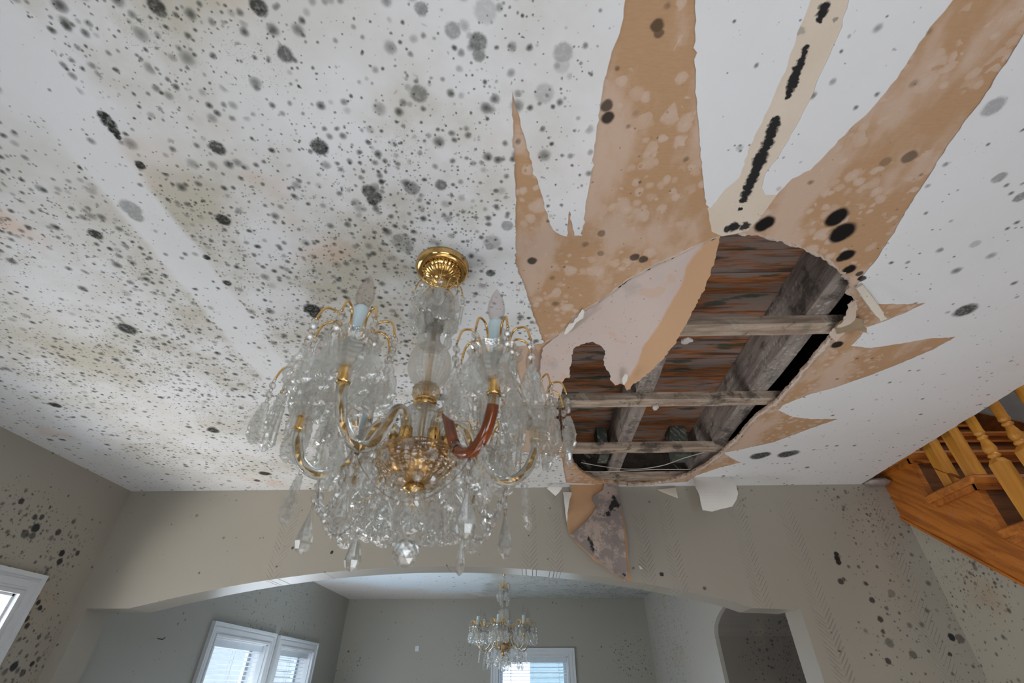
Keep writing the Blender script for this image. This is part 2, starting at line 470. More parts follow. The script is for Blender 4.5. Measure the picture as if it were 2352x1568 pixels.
# ------------------------------------------------------------------ mesh helpers
def mk(name, verts, faces, mat, parent=None, sm=False, kind=None, mesh_only=False):
    me = bpy.data.meshes.new(name)
    me.from_pydata([tuple(v) for v in verts], [], faces)
    me.materials.append(mat)
    bm = bmesh.new(); bm.from_mesh(me); bmesh.ops.recalc_face_normals(bm, faces=bm.faces); bm.to_mesh(me); bm.free()
    if sm:
        me.polygons.foreach_set('use_smooth', [True] * len(me.polygons))
    me.update()
    if mesh_only: return me
    return ob(name, me, parent, kind)


def ob(name, me, parent=None, kind=None, loc=None, rot=None, scale=None):
    o = bpy.data.objects.new(name, me); C.objects.link(o)
    if parent: o.parent = parent
    if kind: o['kind'] = kind
    if loc is not None: o.location = loc
    if rot is not None: o.rotation_euler = rot
    if scale is not None: o.scale = (scale,) * 3
    return o


def empty(name, loc, label, cat, group=None):
    o = bpy.data.objects.new(name, None); C.objects.link(o); o.location = loc
    o.empty_display_size = .05
    return tag(o, label, cat, group)


def tag(o, label, cat, group=None):
    o['label'] = label; o['category'] = cat
    if group: o['group'] = group
    return o


def boxv(a, b):
    (x0, y0, z0), (x1, y1, z1) = a, b
    v = [Vector((x, y, z)) for z in (z0, z1) for y in (y0, y1) for x in (x0, x1)]
    f = [(0, 1, 3, 2), (4, 6, 7, 5), (0, 4, 5, 1), (2, 3, 7, 6), (0, 2, 6, 4), (1, 5, 7, 3)]
    return v, f


def box(name, a, b, mat, parent=None, kind=None, world=True, bev=0.0):
    """a, b in scene units"""
    v, f = boxv(a, b)
    if world: v = [W(q) for q in v]
    o = mk(name, v, f, mat, parent, kind=kind)
    if bev:
        bm = bmesh.new(); bm.from_mesh(o.data)
        bmesh.ops.bevel(bm, geom=list(bm.edges), offset=bev, segments=2, affect='EDGES'); bm.to_mesh(o.data); bm.free()
    return o


class MB:
    """collects pieces that make up one part"""
    def __init__(s): s.v = []; s.f = []
    def add(s, v, f):
        n = len(s.v); s.v += list(v); s.f += [tuple(i + n for i in q) for q in f]; return s
    def box(s, a, b): return s.add(*boxv(a, b))
    def mk(s, name, mat, parent=None, world=True, **k):
        return mk(name, [W(q) for q in s.v] if world else s.v, s.f, mat, parent, **k)


def lathe(prof, seg=24, mod=None, cap=True):
    v, f = [], []
    n = len(prof)
    for i, (r, z) in enumerate(prof):
        for k in range(seg):
            a = 2 * PI * k / seg
            rr = r * (mod(a, z, i) if mod else 1)
            v.append(Vector((rr * math.cos(a), rr * math.sin(a), z)))
    for i in range(n - 1):
        for k in range(seg):
            k2 = (k + 1) % seg
            f.append((i * seg + k, i * seg + k2, (i + 1) * seg + k2, (i + 1) * seg + k))
    if cap:
        f.append(tuple(range(seg))); f.append(tuple((n - 1) * seg + k for k in range(seg)))
    return v, f


def tube(pts, rad, seg=8, closed=False, cap=True, jit=0.0):
    v, f = [], []
    n = len(pts); pts = [Vector(p) for p in pts]
    up = Vector((0, 0, 1))
    prev = None
    for i, p in enumerate(pts):
        if closed: t = pts[(i + 1) % n] - pts[i - 1]
        else: t = pts[min(i + 1, n - 1)] - pts[max(i - 1, 0)]
        t.normalize()
        if prev is None:
            s = t.cross(up)
            if s.length < .1: s = t.cross(Vector((1, 0, 0)))
        else: s = prev - t * prev.dot(t)
        s.normalize(); prev = s
        q = t.cross(s)
        r = rad(i / max(1, n - 1)) if callable(rad) else rad
        for k in range(seg):
            a = 2 * PI * k / seg
            rr = r * (1 + (R.uniform(-jit, jit) if jit else 0))
            v.append(p + s * math.cos(a) * rr + q * math.sin(a) * rr)
    for i in range(n if closed else n - 1):
        j = (i + 1) % n
        for k in range(seg):
            k2 = (k + 1) % seg
            f.append((i * seg + k, i * seg + k2, j * seg + k2, j * seg + k))
    if cap and not closed:
        f.append(tuple(range(seg))); f.append(tuple((n - 1) * seg + k for k in range(seg)))
    return v, f


def bez(pts, n=8):
    """Catmull-Rom through the points"""
    P = [Vector(p) for p in pts]; P = [P[0] * 2 - P[1]] + P + [P[-1] * 2 - P[-2]]
    out = []
    for i in range(1, len(P) - 2):
        a, b, c, d = P[i - 1:i + 3]
        for k in range(n):
            t = k / n
            out.append(.5 * ((2 * b) + (c - a) * t + (2 * a - 5 * b + 4 * c - d) * t * t + (3 * b - a - 3 * c + d) * t ** 3))
    out.append(P[-2]); return out


def inside(p, poly):
    c = False; n = len(poly)
    for i in range(n):
        a, b = poly[i], poly[i - 1]
        if (a[1] > p[1]) != (b[1] > p[1]) and p[0] < (b[0] - a[0]) * (p[1] - a[1]) / (b[1] - a[1]) + a[0]: c = not c
    return c


def rag(poly, step, amp, seed=0, closed=True, freq=1.0):
    """subdivide an outline and tear its edge"""
    out = []; n = len(poly)
    for i in range(n if closed else n - 1):
        a = Vector(poly[i][:2]); b = Vector(poly[(i + 1) % n][:2])
        L = (b - a).length; k = max(1, int(L / step))
        nn = Vector((-(b - a).y, (b - a).x)) / max(L, 1e-6)
        for j in range(k):
            p = a.lerp(b, j / k)
            q = Vector((p.x * 40 * freq + seed, p.y * 40 * freq, seed * 3.1))
            d = noise.noise(q) * 1.0 + noise.noise(q * 3.1) * .6 + noise.noise(q * 9) * .35
            e = 0.35 if j == 0 else 1
            out.append(p + nn * d * amp * e)
    if not closed: out.append(Vector(poly[-1][:2]))
    return out


def cdt(outer, holes=(), grid=None):
    vs, es = [], []
    for lp in [outer] + list(holes):
        n0 = len(vs); vs += [Vector((p[0], p[1])) for p in lp]
        es += [(n0 + i, n0 + (i + 1) % len(lp)) for i in range(len(lp))]
    if grid:
        x0, x1 = min(p[0] for p in outer), max(p[0] for p in outer); y0, y1 = min(p[1] for p in outer), max(p[1] for p in outer)
        y = y0 + grid / 2; k = 0
        while y < y1:
            x = x0 + grid / 2 + (grid / 2 if k % 2 else 0)
            while x < x1:
                if inside((x, y), outer) and not any(inside((x, y), h) for h in holes): vs.append(Vector((x, y)))
                x += grid
            y += grid * .87; k += 1
    r = delaunay_2d_cdt(vs, es, [], 0, 1e-7)
    out = []
    for t in r[2]:
        c = sum((r[0][i] for i in t), Vector((0, 0))) / len(t)
        if inside(c, outer) and not any(inside(c, h) for h in holes): out.append(tuple(t))
    used = sorted({i for t in out for i in t}); ix = {k: n for n, k in enumerate(used)}
    return [r[0][i] for i in used], [tuple(ix[i] for i in t) for t in out]


def solid(v2, f2, front, back):
    """two skins and the edge between them; front/back map a 2D point to 3D"""
    n = len(v2)
    v = [front(p) for p in v2] + [back(p) for p in v2]
    f = list(f2) + [tuple(reversed([i + n for i in t])) for t in f2]
    cnt = {}
    for t in f2:
        for i in range(len(t)):
            a, b = t[i], t[(i + 1) % len(t)]
            cnt[(min(a, b), max(a, b))] = cnt.get((min(a, b), max(a, b)), 0) + 1
    for (a, b), c in cnt.items():
        if c == 1: f.append((a, b, b + n, a + n))
    return v, f


def sheet(name, outer, holes, front, back, mat, parent=None, grid=None, **k):
    v2, f2 = cdt(outer, holes, grid)
    v, f = solid(v2, f2, front, back)
    return mk(name, [W(p) for p in v], f, mat, parent, **k)


def copy_tree(o, parent=None):
    c = o.copy(); C.objects.link(c)
    c.parent = parent
    for ch in list(o.children): copy_tree(ch, c)
    return c


# ------------------------------------------------------------------ room dimensions (scene units)
XL, XE, XR, YF, YW, YB, TH = -2.503, 2.065, 2.235, 2.845, 3.025, -2.0, 0.18
YR, XRR = 7.30, 1.627
FL = -2.0

M_ceil = mat_ceiling(); M_kraft = mat_kraft(); M_joint = mat_joint()


def wp(x, y, r, s, Y=YF):
    a = aty(x, y, Y); b = aty(x + r, y, Y)
    return (a.x * S, CAMZ + a.z * S, (b - a).length * S, s)


def sp(x, y, r, s, X=XR):
    a = atx(x, y, X); b = atx(x, y + r, X)
    return (a.y * S, CAMZ + a.z * S, (b - a).length * S, s)


def hx(x, y): return aty(x, y, YF).x * S


zt = CAMZ + 0.97 * S
STR = [(hx(655, 1230), .035, 0, 1.9, zt - .02), (hx(1215, 1230), .032, 0, 1.9, zt - .02), (hx(1272, 1230), .032, 0, 1.95, zt), (hx(1475, 1230), .03, 0, 1.95, zt - .1),
       (hx(1540, 1230), .03, 0, 1.9, zt - .02), (hx(1700, 1200), .035, 0, 1.4, zt - .03), (hx(1815, 1200), .035, 0, 1.3, zt - .03), (hx(2035, 1240), .04, 0, 1.2, zt - .04), (hx(1905, 1450), .035, 0, 1.2, 1.9)]
far_cl = [(hx(2010, 1150), zt - .12, .30, .55), (hx(2100, 1400), 1.85, .42, .35), (hx(2130, 1500), 1.7, .35, .35), (hx(1700, 1120), zt, .10, .3)]
far_bl = [wp(1921, 1272, 6, .9), wp(1923, 1282, 7, .95), wp(1926, 1290, 7, .9), wp(1931, 1335, 7, .8), wp(1938, 1330, 5, .7), wp(2003, 1378, 7, .8), wp(2022, 1422, 7, .8), wp(2048, 1362, 9, .4), wp(2043, 1476, 10, .5),
          wp(2097, 1503, 9, .6), wp(2040, 1518, 7, .8), wp(2186, 1463, 8, .95), wp(2205, 1466, 10, .6), wp(1520, 1318, 5, .9), wp(762, 1268, 4, .9), wp(672, 1258, 3, .8), wp(198, 1318, 4, .9), wp(2028, 1450, 5, .7), wp(1990, 1340, 4, .6), wp(2182, 1502, 5, .8)]
M_far = mat_wall('paint_far', (0, 2), 0.015, far_cl, blist=far_bl, strips=STR)
lx = lambda x, y: (atx(x, y, XL).y * S, CAMZ + atx(x, y, XL).z * S)
left_cl = [(*lx(50, 1200), .20, .9), (*lx(150, 1250), .16, 1.0), (*lx(20, 1160), .14, .7), (*lx(60, 1420), .16, 1.0), (*lx(60, 1500), .2, .9), (*lx(70, 1350), .1, .8)]
left_bl = [(*lx(x, y), r * .00105 * 1.5, s) for x, y, r, s in ((49, 1151, 8, .9), (80, 1187, 7, .8), (96, 1187, 7, .8), (82, 1212, 12, .95), (57, 1225, 10, .7), (75, 1230, 9, .7), (134, 1222, 9, .8), (142, 1270, 9, .95), (178, 1270, 7, .8), (137, 1289, 9, .9), (118, 1235, 7, .5),
            (82, 1370, 8, .9), (88, 1383, 7, .95), (92, 1396, 7, .95), (62, 1420, 8, .8), (62, 1437, 7, .85), (50, 1425, 8, .8), (32, 1530, 11, .95), (52, 1545, 9, .7), (74, 1524, 6, .9), (88, 1513, 7, .6), (22, 1465, 7, .8), (90, 1462, 6, .7))]
M_left = mat_wall('paint_left', (1, 2), 0.02, left_cl, blist=left_bl)
rc = lambda x, y, X=XR: (atx(x, y, X).y * S, CAMZ + atx(x, y, X).z * S)
M_right = mat_wall('paint_right', (1, 2), 0.22, [(*rc(2250, 1350), .14, .9), (*rc(2200, 1330), .25, .4)], base=(0.40, 0.39, 0.33))
fr = lambda x, y: (aty(x, y, YR).x * S, CAMZ + aty(x, y, YR).z * S)
M_rear = mat_wall('paint_rear', (0, 2), 0.02, [(*fr(1450, 1510), .28, .6), (*fr(1065, 1500), .16, .35), (*fr(800, 1520), .18, .35)], base=(0.34, 0.335, 0.29))
M_rl = mat_wall('paint_rear_left', (1, 2), 0.03, [(*lx(640, 1400), .8, .30)], base=(0.33, 0.335, 0.30))
rr_ = lambda x, y: (atx(x, y, XRR).y * S, CAMZ + atx(x, y, XRR).z * S)
M_rr = mat_wall('paint_rear_right', (1, 2), 0.03, [(*rr_(1530, 1420), .75, .85), (*rr_(1495, 1500), .4, .9)], base=(0.44, 0.43, 0.39))
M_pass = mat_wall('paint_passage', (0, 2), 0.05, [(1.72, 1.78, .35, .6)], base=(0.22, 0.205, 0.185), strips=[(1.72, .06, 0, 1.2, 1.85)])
def mat_rear_ceiling():
    m, nt, b = newmat('paint_rear_ceiling')
    P = mapping(nt, pos(nt), (1, 1, 0)); x, y, z = sep(nt, P)
    n1 = noisen(nt, mapping(nt, P, loc=(2, 1, 0)), 1.3, 4, .6)
    grey = smooth(nt, x * 0.55 + n1 * 1.6 - y * .03, .35, .55)
    c = mixc(nt, grey, (0.66, 0.73, 0.78), (0.50, 0.52, 0.50))
    c = mixc(nt, smooth(nt, y + n1 * 1.5 - x * .5, 6.2, 6.9) * .7, c, (0.62, 0.52, 0.45))
    c = mixc(nt, smooth(nt, noisen(nt, P, 5, 5, .65), .45, .7) * .5 * grey, c, (0.26, 0.27, 0.25))
    dens = smooth(nt, x * .5 + noisen(nt, P, 2, 3) - .5, -.3, .7) * 1.1 + .05
    a = spots(nt, P, 17, .004, .020, dens * .9, .6, 1.2); a2 = spots(nt, mapping(nt, P, loc=(.3, .1, 0)), 34, .002, .012, dens, .6, 1.2)
    c = mixc(nt, 1.0 - (1.0 - a) * (1.0 - a2), c, (0.05, 0.05, 0.035))
    put(nt, b.inputs['Base Color'], c); b.inputs['Roughness'].default_value = .5
    return m


M_rceil = mat_rear_ceiling()
M_dark = simple('cavity_shade', (0.02, 0.018, 0.016), .95)  # near-black colour stands in for the shade inside the void
M_floor = simple('oak_floor', (0.56, 0.50, 0.43), .45, scale=3, stretch=(1, 12, 1), local=False)
M_white = simple('white_gloss_trim', (0.66, 0.69, 0.72), .32, var=.03, bumpk=.05)
M_stairwall = simple('stairwell_paint', (0.38, 0.43, 0.46), .6, var=.08, local=False)

# ---- walls
def xz(y): return lambda p: (p[0], y, p[1])
def yz(x): return lambda p: (x, p[0], p[1])


def arch_pts():
    out = [(-2.428, FL), (-2.428, 0.350), (-2.19, 0.350)]
    for i in range(1, 40):
        t = i / 40; x = -2.19 + 3.39 * t; q = (x + .495) / 1.695
        out.append((x, .348 + .205 * (1 - q * q)))
    return out + [(1.20, .340), (1.375, .334), (1.40, .330), (1.45, .338), (1.45, FL)]


outer = [(XL - .02, FL)] + arch_pts() + [(XR, FL), (XR, 1.0), (2.20, 1.02), (XE + .01, 1.0), (XE, 1.30), (XL - .02, 1.30)]
sheet('wall_far', outer, [], xz(YF), xz(YW), M_far, kind='structure')
WA, WB = (4.29, 5.23, -.78, .335), (5.50, 6.37, -.78, .330)      # clear openings: rear room, left wall
WL = (1.30, 2.475, -1.0, .370)
rect = lambda a, b, c, d: [(a, c), (b, c), (b, d), (a, d)]
sheet('wall_left', rect(YB - .1, YW, FL, 1.3), [rect(*WL)], yz(XL), yz(XL - TH), M_left, kind='structure')
sheet('wall_rear_left', rect(YW, YR + TH, FL, 1.3), [rect(*WA), rect(*WB)], yz(XL), yz(XL - TH), M_rl, kind='structure')
WC = (-.384, .519, -.9, .330)
sheet('wall_rear', rect(XL, XRR + TH, FL, 1.3), [rect(*WC)], xz(YR), xz(YR + TH), M_rear, kind='structure')
pa = [(4.78, FL), (4.78, .360)] + [(3.95 + .83 * math.cos(a), .360 + .215 * math.sin(a)) for a in [PI * k / 24 for k in range(1, 24)]] + [(3.12, .360), (3.12, FL)]
sheet('wall_rear_right', [(YR, FL)] + pa + [(YW, FL), (YW, 1.3), (YR, 1.3)], [], yz(XRR), yz(XRR + .035), M_rr, kind='structure')
# deep vaulted passage through that wall
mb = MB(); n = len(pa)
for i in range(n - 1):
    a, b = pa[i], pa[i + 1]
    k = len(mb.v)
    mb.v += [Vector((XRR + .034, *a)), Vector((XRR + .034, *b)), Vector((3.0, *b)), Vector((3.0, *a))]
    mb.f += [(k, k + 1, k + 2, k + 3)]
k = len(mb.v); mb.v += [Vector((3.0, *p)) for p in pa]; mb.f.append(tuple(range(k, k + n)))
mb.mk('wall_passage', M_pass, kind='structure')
sheet('wall_back', rect(XL - .2, 3.4, FL, 3.7), [], xz(YB), xz(YB - .1), M_far, kind='structure')
sheet('wall_right', [(YB, FL), (YF, FL), (YF, .80), (2.347, .375), (YB, .375 - (2.347 - YB) * .855 if False else FL + .001)], [], yz(XR), yz(XR + .05), M_right, kind='structure')
box('floor', (XL - .2, YB - .2, FL - .05), (3.4, YR + .3, FL), M_floor, kind='structure')
box('wall_stairwell_right', (3.30, YB, FL), (3.36, 5.0, 3.7), M_stairwall, kind='structure')
box('wall_stairwell_rear', (XE, 4.6, 1.0), (3.36, 4.66, 3.7), M_stairwall, kind='structure')
box('wall_stairwell_left', (XE - .05, YB, 1.02), (XE, 4.6, 3.7), M_stairwall, kind='structure')
box('ceiling_stairwell', (XE - .1, YB - .1, 3.7), (3.4, 4.7, 3.75), M_stairwall, kind='structure')
box('ceiling_rear', (XL, YW, 1.0), (XRR + .04, YR, 1.04), M_rceil, kind='structure')
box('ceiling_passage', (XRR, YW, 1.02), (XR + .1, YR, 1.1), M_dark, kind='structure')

# ------------------------------------------------------------------ the ceiling and its torn layers
c2 = lambda pts: [(lambda q: (q.x, min(q.y, YF - .012)))(atz(x, y)) for x, y in pts]
TORN = [(1250, 788), (1230, 740), (1205, 660), (1184, 605), (1184, 450), (1179, 300), (1176, 204), (1183, 235), (1200, 300), (1222, 380), (1245, 450), (1258, 500), (1270, 528), (1290, 541), (1301, 543), (1308, 484), (1319, 541), (1337, 541),
        (1345, 470), (1358, 400), (1370, 300), (1385, 200), (1405, 120), (1428, 60), (1436, 0), (1450, -200), (1594, -200), (1597, 0), (1597, 80), (1598, 200), (1606, 300), (1613, 400), (1621, 470),
        (1632, 478), (1668, 432), (1698, 408), (1722, 335), (1762, 255), (1803, 165), (1832, 75), (1862, 0), (1900, -200), (2000, -200), (1949, 0), (1935, 60), (1912, 110), (1893, 155), (1868, 215), (1850, 250), (1812, 320), (1785, 365), (1757, 400), (1750, 430), (1758, 446), (1784, 447),
        (1820, 410), (1862, 390), (1905, 345), (1950, 298), (2000, 252), (2060, 180), (2110, 100), (2170, 25), (2225, -40), (2360, -200), (2560, -200), (2400, 5), (2352, 80), (2300, 160), (2250, 238), (2180, 330), (2130, 410), (2090, 470), (2050, 540), (2010, 600), (1985, 630), (1968, 655),
        (1975, 680), (2005, 697), (2060, 699), (2126, 696), (2090, 714), (2040, 735), (1990, 752), (1975, 775), (1955, 794), (2000, 799), (2060, 790), (2130, 778), (2196, 773), (2150, 800), (2090, 826), (2000, 862), (1920, 890), (1860, 906), (1800, 930), (1788, 942),
        (1820, 957), (1860, 962), (1927, 962), (1860, 985), (1780, 1015), (1690, 1035), (1662, 1040), (1680, 1052), (1702, 1062), (1650, 1075), (1600, 1092), (1580, 1106), (1480, 1114), (1380, 1113), (1300, 1108), (1290, 1052), (1190, 1035), (1175, 1000), (1215, 930), (1190, 860), (1168, 797)]
HOLE = [(1655, 543), (1680, 536), (1720, 538), (1760, 546), (1800, 556), (1835, 567), (1870, 582), (1900, 598), (1925, 618), (1945, 640), (1955, 655), (1950, 672), (1968, 690), (1955, 715), (1960, 730), (1925, 755), (1908, 778), (1880, 812), (1850, 848), (1820, 885), (1785, 922), (1735, 960), (1700, 1000), (1660, 1040), (1620, 1070),
        (1580, 1092), (1530, 1106), (1480, 1112), (1420, 1112), (1370, 1104), (1330, 1080), (1300, 1040), (1280, 990), (1262, 920), (1250, 800), (1290, 764), (1330, 722), (1380, 690), (1440, 645), (1500, 612), (1560, 585), (1610, 560)]
JOINT = [(1635, 533), (1626, 480), (1655, 430), (1688, 395), (1715, 325), (1755, 245), (1796, 155), (1824, 65), (1854, -5), (1890, -210), (2010, -210), (1958, 5), (1943, 65), (1920, 115), (1900, 165), (1858, 255), (1820, 325), (1790, 375), (1800, 430), (1775, 462), (1745, 502), (1718, 530), (1690, 538), (1658, 544)]
torn = rag(c2(TORN), .011, .0042, 1, freq=1.6)
hole = rag(c2(HOLE), .009, .0055, 5, freq=1.8)
joint = rag(c2(JOINT), .02, .003, 9)
room = rect(XL, XE, YB, YF)
jag = rag([(XE, YB), (XE, YF)], .03, .005, 3, closed=False)
room = [(XL, YB)] + [tuple(p) for p in jag] + [(XL, YF)]
ceiling = sheet('ceiling', room, [torn], lambda p: (p[0], p[1], 1.0), lambda p: (p[0], p[1], 1.0016), M_ceil, kind='structure')
sheet('joint_strip', joint, [], lambda p: (p[0], p[1], 1.0018), lambda p: (p[0], p[1], 1.0028), M_joint, ceiling)
kb = sheet('backing_board', room, [hole], lambda p: (p[0], p[1], 1.003), lambda p: (p[0], p[1], 1.018), M_kraft, ceiling)
# broken plaster lip that runs round the hole
M_lip = mat_gypsum('broken_gypsum', (0.44, 0.33, 0.26), (0.60, 0.49, 0.41), .5)
hp = [Vector((p[0], p[1], 1.004)) for p in hole]
i0 = min(range(len(hole)), key=lambda i: (Vector(hole[i]) - Vector(c2([(1908, 778)])[0])).length)
i1 = min(range(len(hole)), key=lambda i: (Vector(hole[i]) - Vector(c2([(1440, 1112)])[0])).length)
seq = hp[i0:i1 + 1] if i0 < i1 else hp[i1:i0 + 1]
v, f = tube([W(p + Vector((0, 0, -.002))) for p in seq], lambda t: .0062 + .003 * math.sin(t * 40) * math.sin(t * 17) * .6 + .002 * t, 7, jit=.28)
mk('torn_lip', v, f, M_lip, ceiling)
i2 = min(range(len(hole)), key=lambda i: (Vector(hole[i]) - Vector(c2([(1700, 537)])[0])).length)
seq = hp[i2:i0 + 1]
v, f = tube([W(p) for p in seq], lambda t: .0035 + .0015 * math.sin(t * 60), 6, jit=.4)
mk('torn_lip', v, f, M_lip, ceiling)
seq = [Vector((*p, 1.003)) for p in rag(c2([(1250, 788), (1290, 764), (1330, 722), (1380, 690), (1440, 645), (1500, 612), (1560, 585), (1610, 560), (1655, 543)]), .015, .002, 2, closed=False)]
v, f = tube([W(p) for p in seq], .0022, 6, jit=.4)
mk('torn_lip', v, f, M_lip, ceiling)

# ------------------------------------------------------------------ timbers above the hole
M_joist = mat_timber('grey_joist'); M_batten = mat_timber('weathered_batten', (0.27, 0.19, 0.14), (0.52, 0.42, 0.33), (1, 8, 8)); M_deck = mat_deck()
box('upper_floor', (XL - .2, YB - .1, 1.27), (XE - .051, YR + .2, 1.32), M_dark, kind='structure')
deck = empty('subfloor_deck', U(.7, 1.9, 1.24), 'orange-brown board decking with grey and green mould above the joists', 'decking')
y = .46; k = 0
while y < 2.75:
    wdt = .112
    o = box('plank', (.02, y, 1.2385 + R.uniform(0, .002)), (1.03 if k % 1 == 0 else 1, y + wdt - .003, 1.262), M_deck)
    o.parent = deck; o.matrix_parent_inverse = Matrix.Translation(-deck.location)
    y += wdt; k += 1


def timber(name, a, b, mat, label, cat, group, knots=3, axis=1):
    """a beam with worn, slightly uneven faces"""
    v, f = [], []
    n = 26
    for i in range(n):
        t = i / (n - 1)
        for (p, q) in ((0, 0), (.5, 0), (1, 0), (1, .5), (1, 1), (0, 1), (0, .5)):
            if axis == 1: c = Vector((a[0] + (b[0] - a[0]) * p, a[1] + (b[1] - a[1]) * t, a[2] + (b[2] - a[2]) * q))
            else: c = Vector((a[0] + (b[0] - a[0]) * t, a[1] + (b[1] - a[1]) * p, a[2] + (b[2] - a[2]) * q))
            d = noise.noise(c * 9) * .005 + noise.noise(c * 30) * .0015
            if q == 1: d = 0
            c[0 if axis == 1 else 1] += d
            if q == 0: c[2] += abs(noise.noise(c * 7 + Vector((3, 3, 3)))) * .004
            v.append(c)
    for i in range(n - 1):
        for k in range(7):
            k2 = (k + 1) % 7; f.append((i * 7 + k, i * 7 + k2, (i + 1) * 7 + k2, (i + 1) * 7 + k))
    f.append(tuple(range(7))); f.append(tuple((n - 1) * 7 + k for k in range(7)))
    o = mk(name, [W(q) for q in v], f, mat, sm=False)
    return tag(o, label, cat, group)


timber('ceiling_joist', (1.005, .45, 1.055), (1.085, 2.81, 1.2385), M_joist, 'thick grey mouldy joist at the right side of the ceiling hole', 'joist', 'joists above the hole')
timber('ceiling_joist', (.505, .45, 1.055), (.578, 2.81, 1.2385), M_joist, 'grey mouldy joist in the middle of the hole, behind the hanging sheet tip', 'joist', 'joists above the hole')
timber('ceiling_joist', (.01, .45, 1.055), (.08, 2.81, 1.2385), M_joist, 'joist at the hidden left end of the hole, behind the chandelier', 'joist', 'joists above the hole')
BL_ = ['weathered wooden batten crossing the hole near the drywall splinter, farthest from the wall', 'second weathered batten crossing the hole, level with the tip of the hanging sheet',
       'third weathered batten crossing the hole, just above the two loose wires', 'last batten at the hole edge, directly against the far wall']
for lab, y0, x0, x1 in zip(BL_, (1.275, 1.795, 2.312, 2.74), (.05, .05, .05, .05), (1.25, 1.25, 1.15, 1.05)):
    timber('furring_batten', (x0, y0, 1.0185), (x1, y0 + .066, 1.054), M_batten, lab, 'batten', 'battens across the hole', axis=0)
box('void_baffle', (1.5, .4, 1.02), (1.52, 2.84, 1.27), M_dark, kind='structure')  # added dark panel, closes off the bay so it stays black
tag(box('dark_filler_panel', (-.1, 2.8135, 1.0185), (1.49, 2.842, 1.268), mat_timber('dark_filler', (.03, .025, .02), (.07, .055, .045), (1, 8, 8))), 'dark panel added to blacken the cavity above the far wall', 'joist')  # added dark board, its colour stands for the shade at the cavity's end
# short bridging posts seen in the darkness near the far wall
M_green = mat_timber('green_stained_block', (0.05, 0.075, 0.06), (0.12, 0.12, 0.10), (6, 6, 1))
for x0, x1, lab in ((.43, .485, 'green-stained timber block beside the middle joist near the far wall'), (.86, .95, 'green-stained timber block left of the thick joist near the far wall')):
    timber('bridging_block', (x0, 2.50, 1.06), (x1, 2.62, 1.2385), M_green, lab, 'timber block', 'blocks between the joists')
# nailed fragments on battens
M_frag = simple('pale_gypsum', (.62, .58, .55), .85, var=.1, bumpk=.3)


def lump(name, c, r, mat, sx=1, sy=1, sz=1, amp=.5, seed=0, parent=None):
    bm = bmesh.new(); bmesh.ops.create_icosphere(bm, subdivisions=2, radius=1)
    for q in bm.verts:
        d = 1 + noise.noise(q.co * 1.7 + Vector((seed, 0, 0))) * amp
        q.co = W(Vector(c) + Vector((q.co.x * sx, q.co.y * sy, q.co.z * sz)) * r * d)
    me = bpy.data.meshes.new(name); bm.to_mesh(me); bm.free(); me.materials.append(mat)
    return ob(name, me, parent)


p = atz(1577, 782, 1.012); tag(lump('gypsum_crumb', p, .018, M_frag, 1.1, .9, .5, seed=1), 'round pale gypsum crumb stuck under the first batten', 'gypsum crumb', 'crumbs left on the battens')
p = atz(1506, 935, 1.012); tag(lump('gypsum_crumb', p, .018, M_frag, .7, 1.3, .6, seed=4), 'small white gypsum crumb on the second batten', 'gypsum crumb', 'crumbs left on the battens')
# wires
M_wire = simple('white_wire', (.62, .58, .52), .5)
for pts, lab in (([(1335, 1062), (1400, 1073), (1460, 1077), (1520, 1069), (1570, 1052), (1625, 1036)], 'sagging white wire, upper of the two across the hole'),
                 ([(1325, 1080), (1360, 1083), (1420, 1082), (1500, 1078), (1590, 1078)], 'nearly straight white wire, lower of the two across the hole')):
    q = [W(atz(x, y, 1.03 - (.0 if i in (0, len(pts) - 1) else .015))) for i, (x, y) in enumerate(pts)]
    v, f = tube(bez(q, 6), .0019, 6)
    tag(mk('loose_wire', v, f, M_wire, sm=True), lab, 'wire', 'loose wires in the hole')

# ------------------------------------------------------------------ hanging and peeling pieces
M_sheetback = mat_gypsum('sheet_back', (0.50, 0.41, 0.36), (0.58, 0.49, 0.44), .35)
M_tan = simple('tan_paper', (0.50, 0.30, 0.165), .8, var=.06, local=False, scale=9, bumpk=.15)
M_paper = simple('white_paper', (0.78, 0.76, 0.72), .7, var=.03, local=False)


def plane_flap(name, pix, P0, P1, P2, mat, thick=.004, grid=.03, bulge=.03, curl=None, parent=None, step=.007, amp=.0055, seed=3):
    """a sheet lying in the plane of three real points, bulged and curled; pix is its outline"""
    P0, P1, P2 = Vector(P0), Vector(P1), Vector(P2)
    e1 = (P1 - P0).normalized(); nn = e1.cross(P2 - P0).normalized(); e2 = nn.cross(e1)
    if e2.dot(P2 - P0) < 0: e2 = -e2
    if nn.z > 0: nn = -nn
    L1 = (P1 - P0).length; L2 = (P2 - P0).dot(e2)
    o2 = []
    for x, y in pix:
        r = ray(x, y); q = r * (P0.dot(nn) / r.dot(nn)) - P0
        o2.append((q.dot(e1), q.dot(e2)))
    o2 = rag(o2, step, amp, seed, freq=1.7)
    def fr_(p, s=0):
        u, v = p[0], p[1]
        t = max(0, min(1.2, v / L2))
        c = P0 + e1 * u + e2 * v
        h = bulge * math.sin(min(1, t) * PI) + noise.noise(Vector((u * 7, v * 7, seed))) * bulge * .5 * t
        if curl: h += curl(u / L1, t)
        return c + nn * (h - s)
    return sheet(name, o2, [], lambda p: fr_(p), lambda p: fr_(p, thick), mat, parent, grid=grid, sm=False)


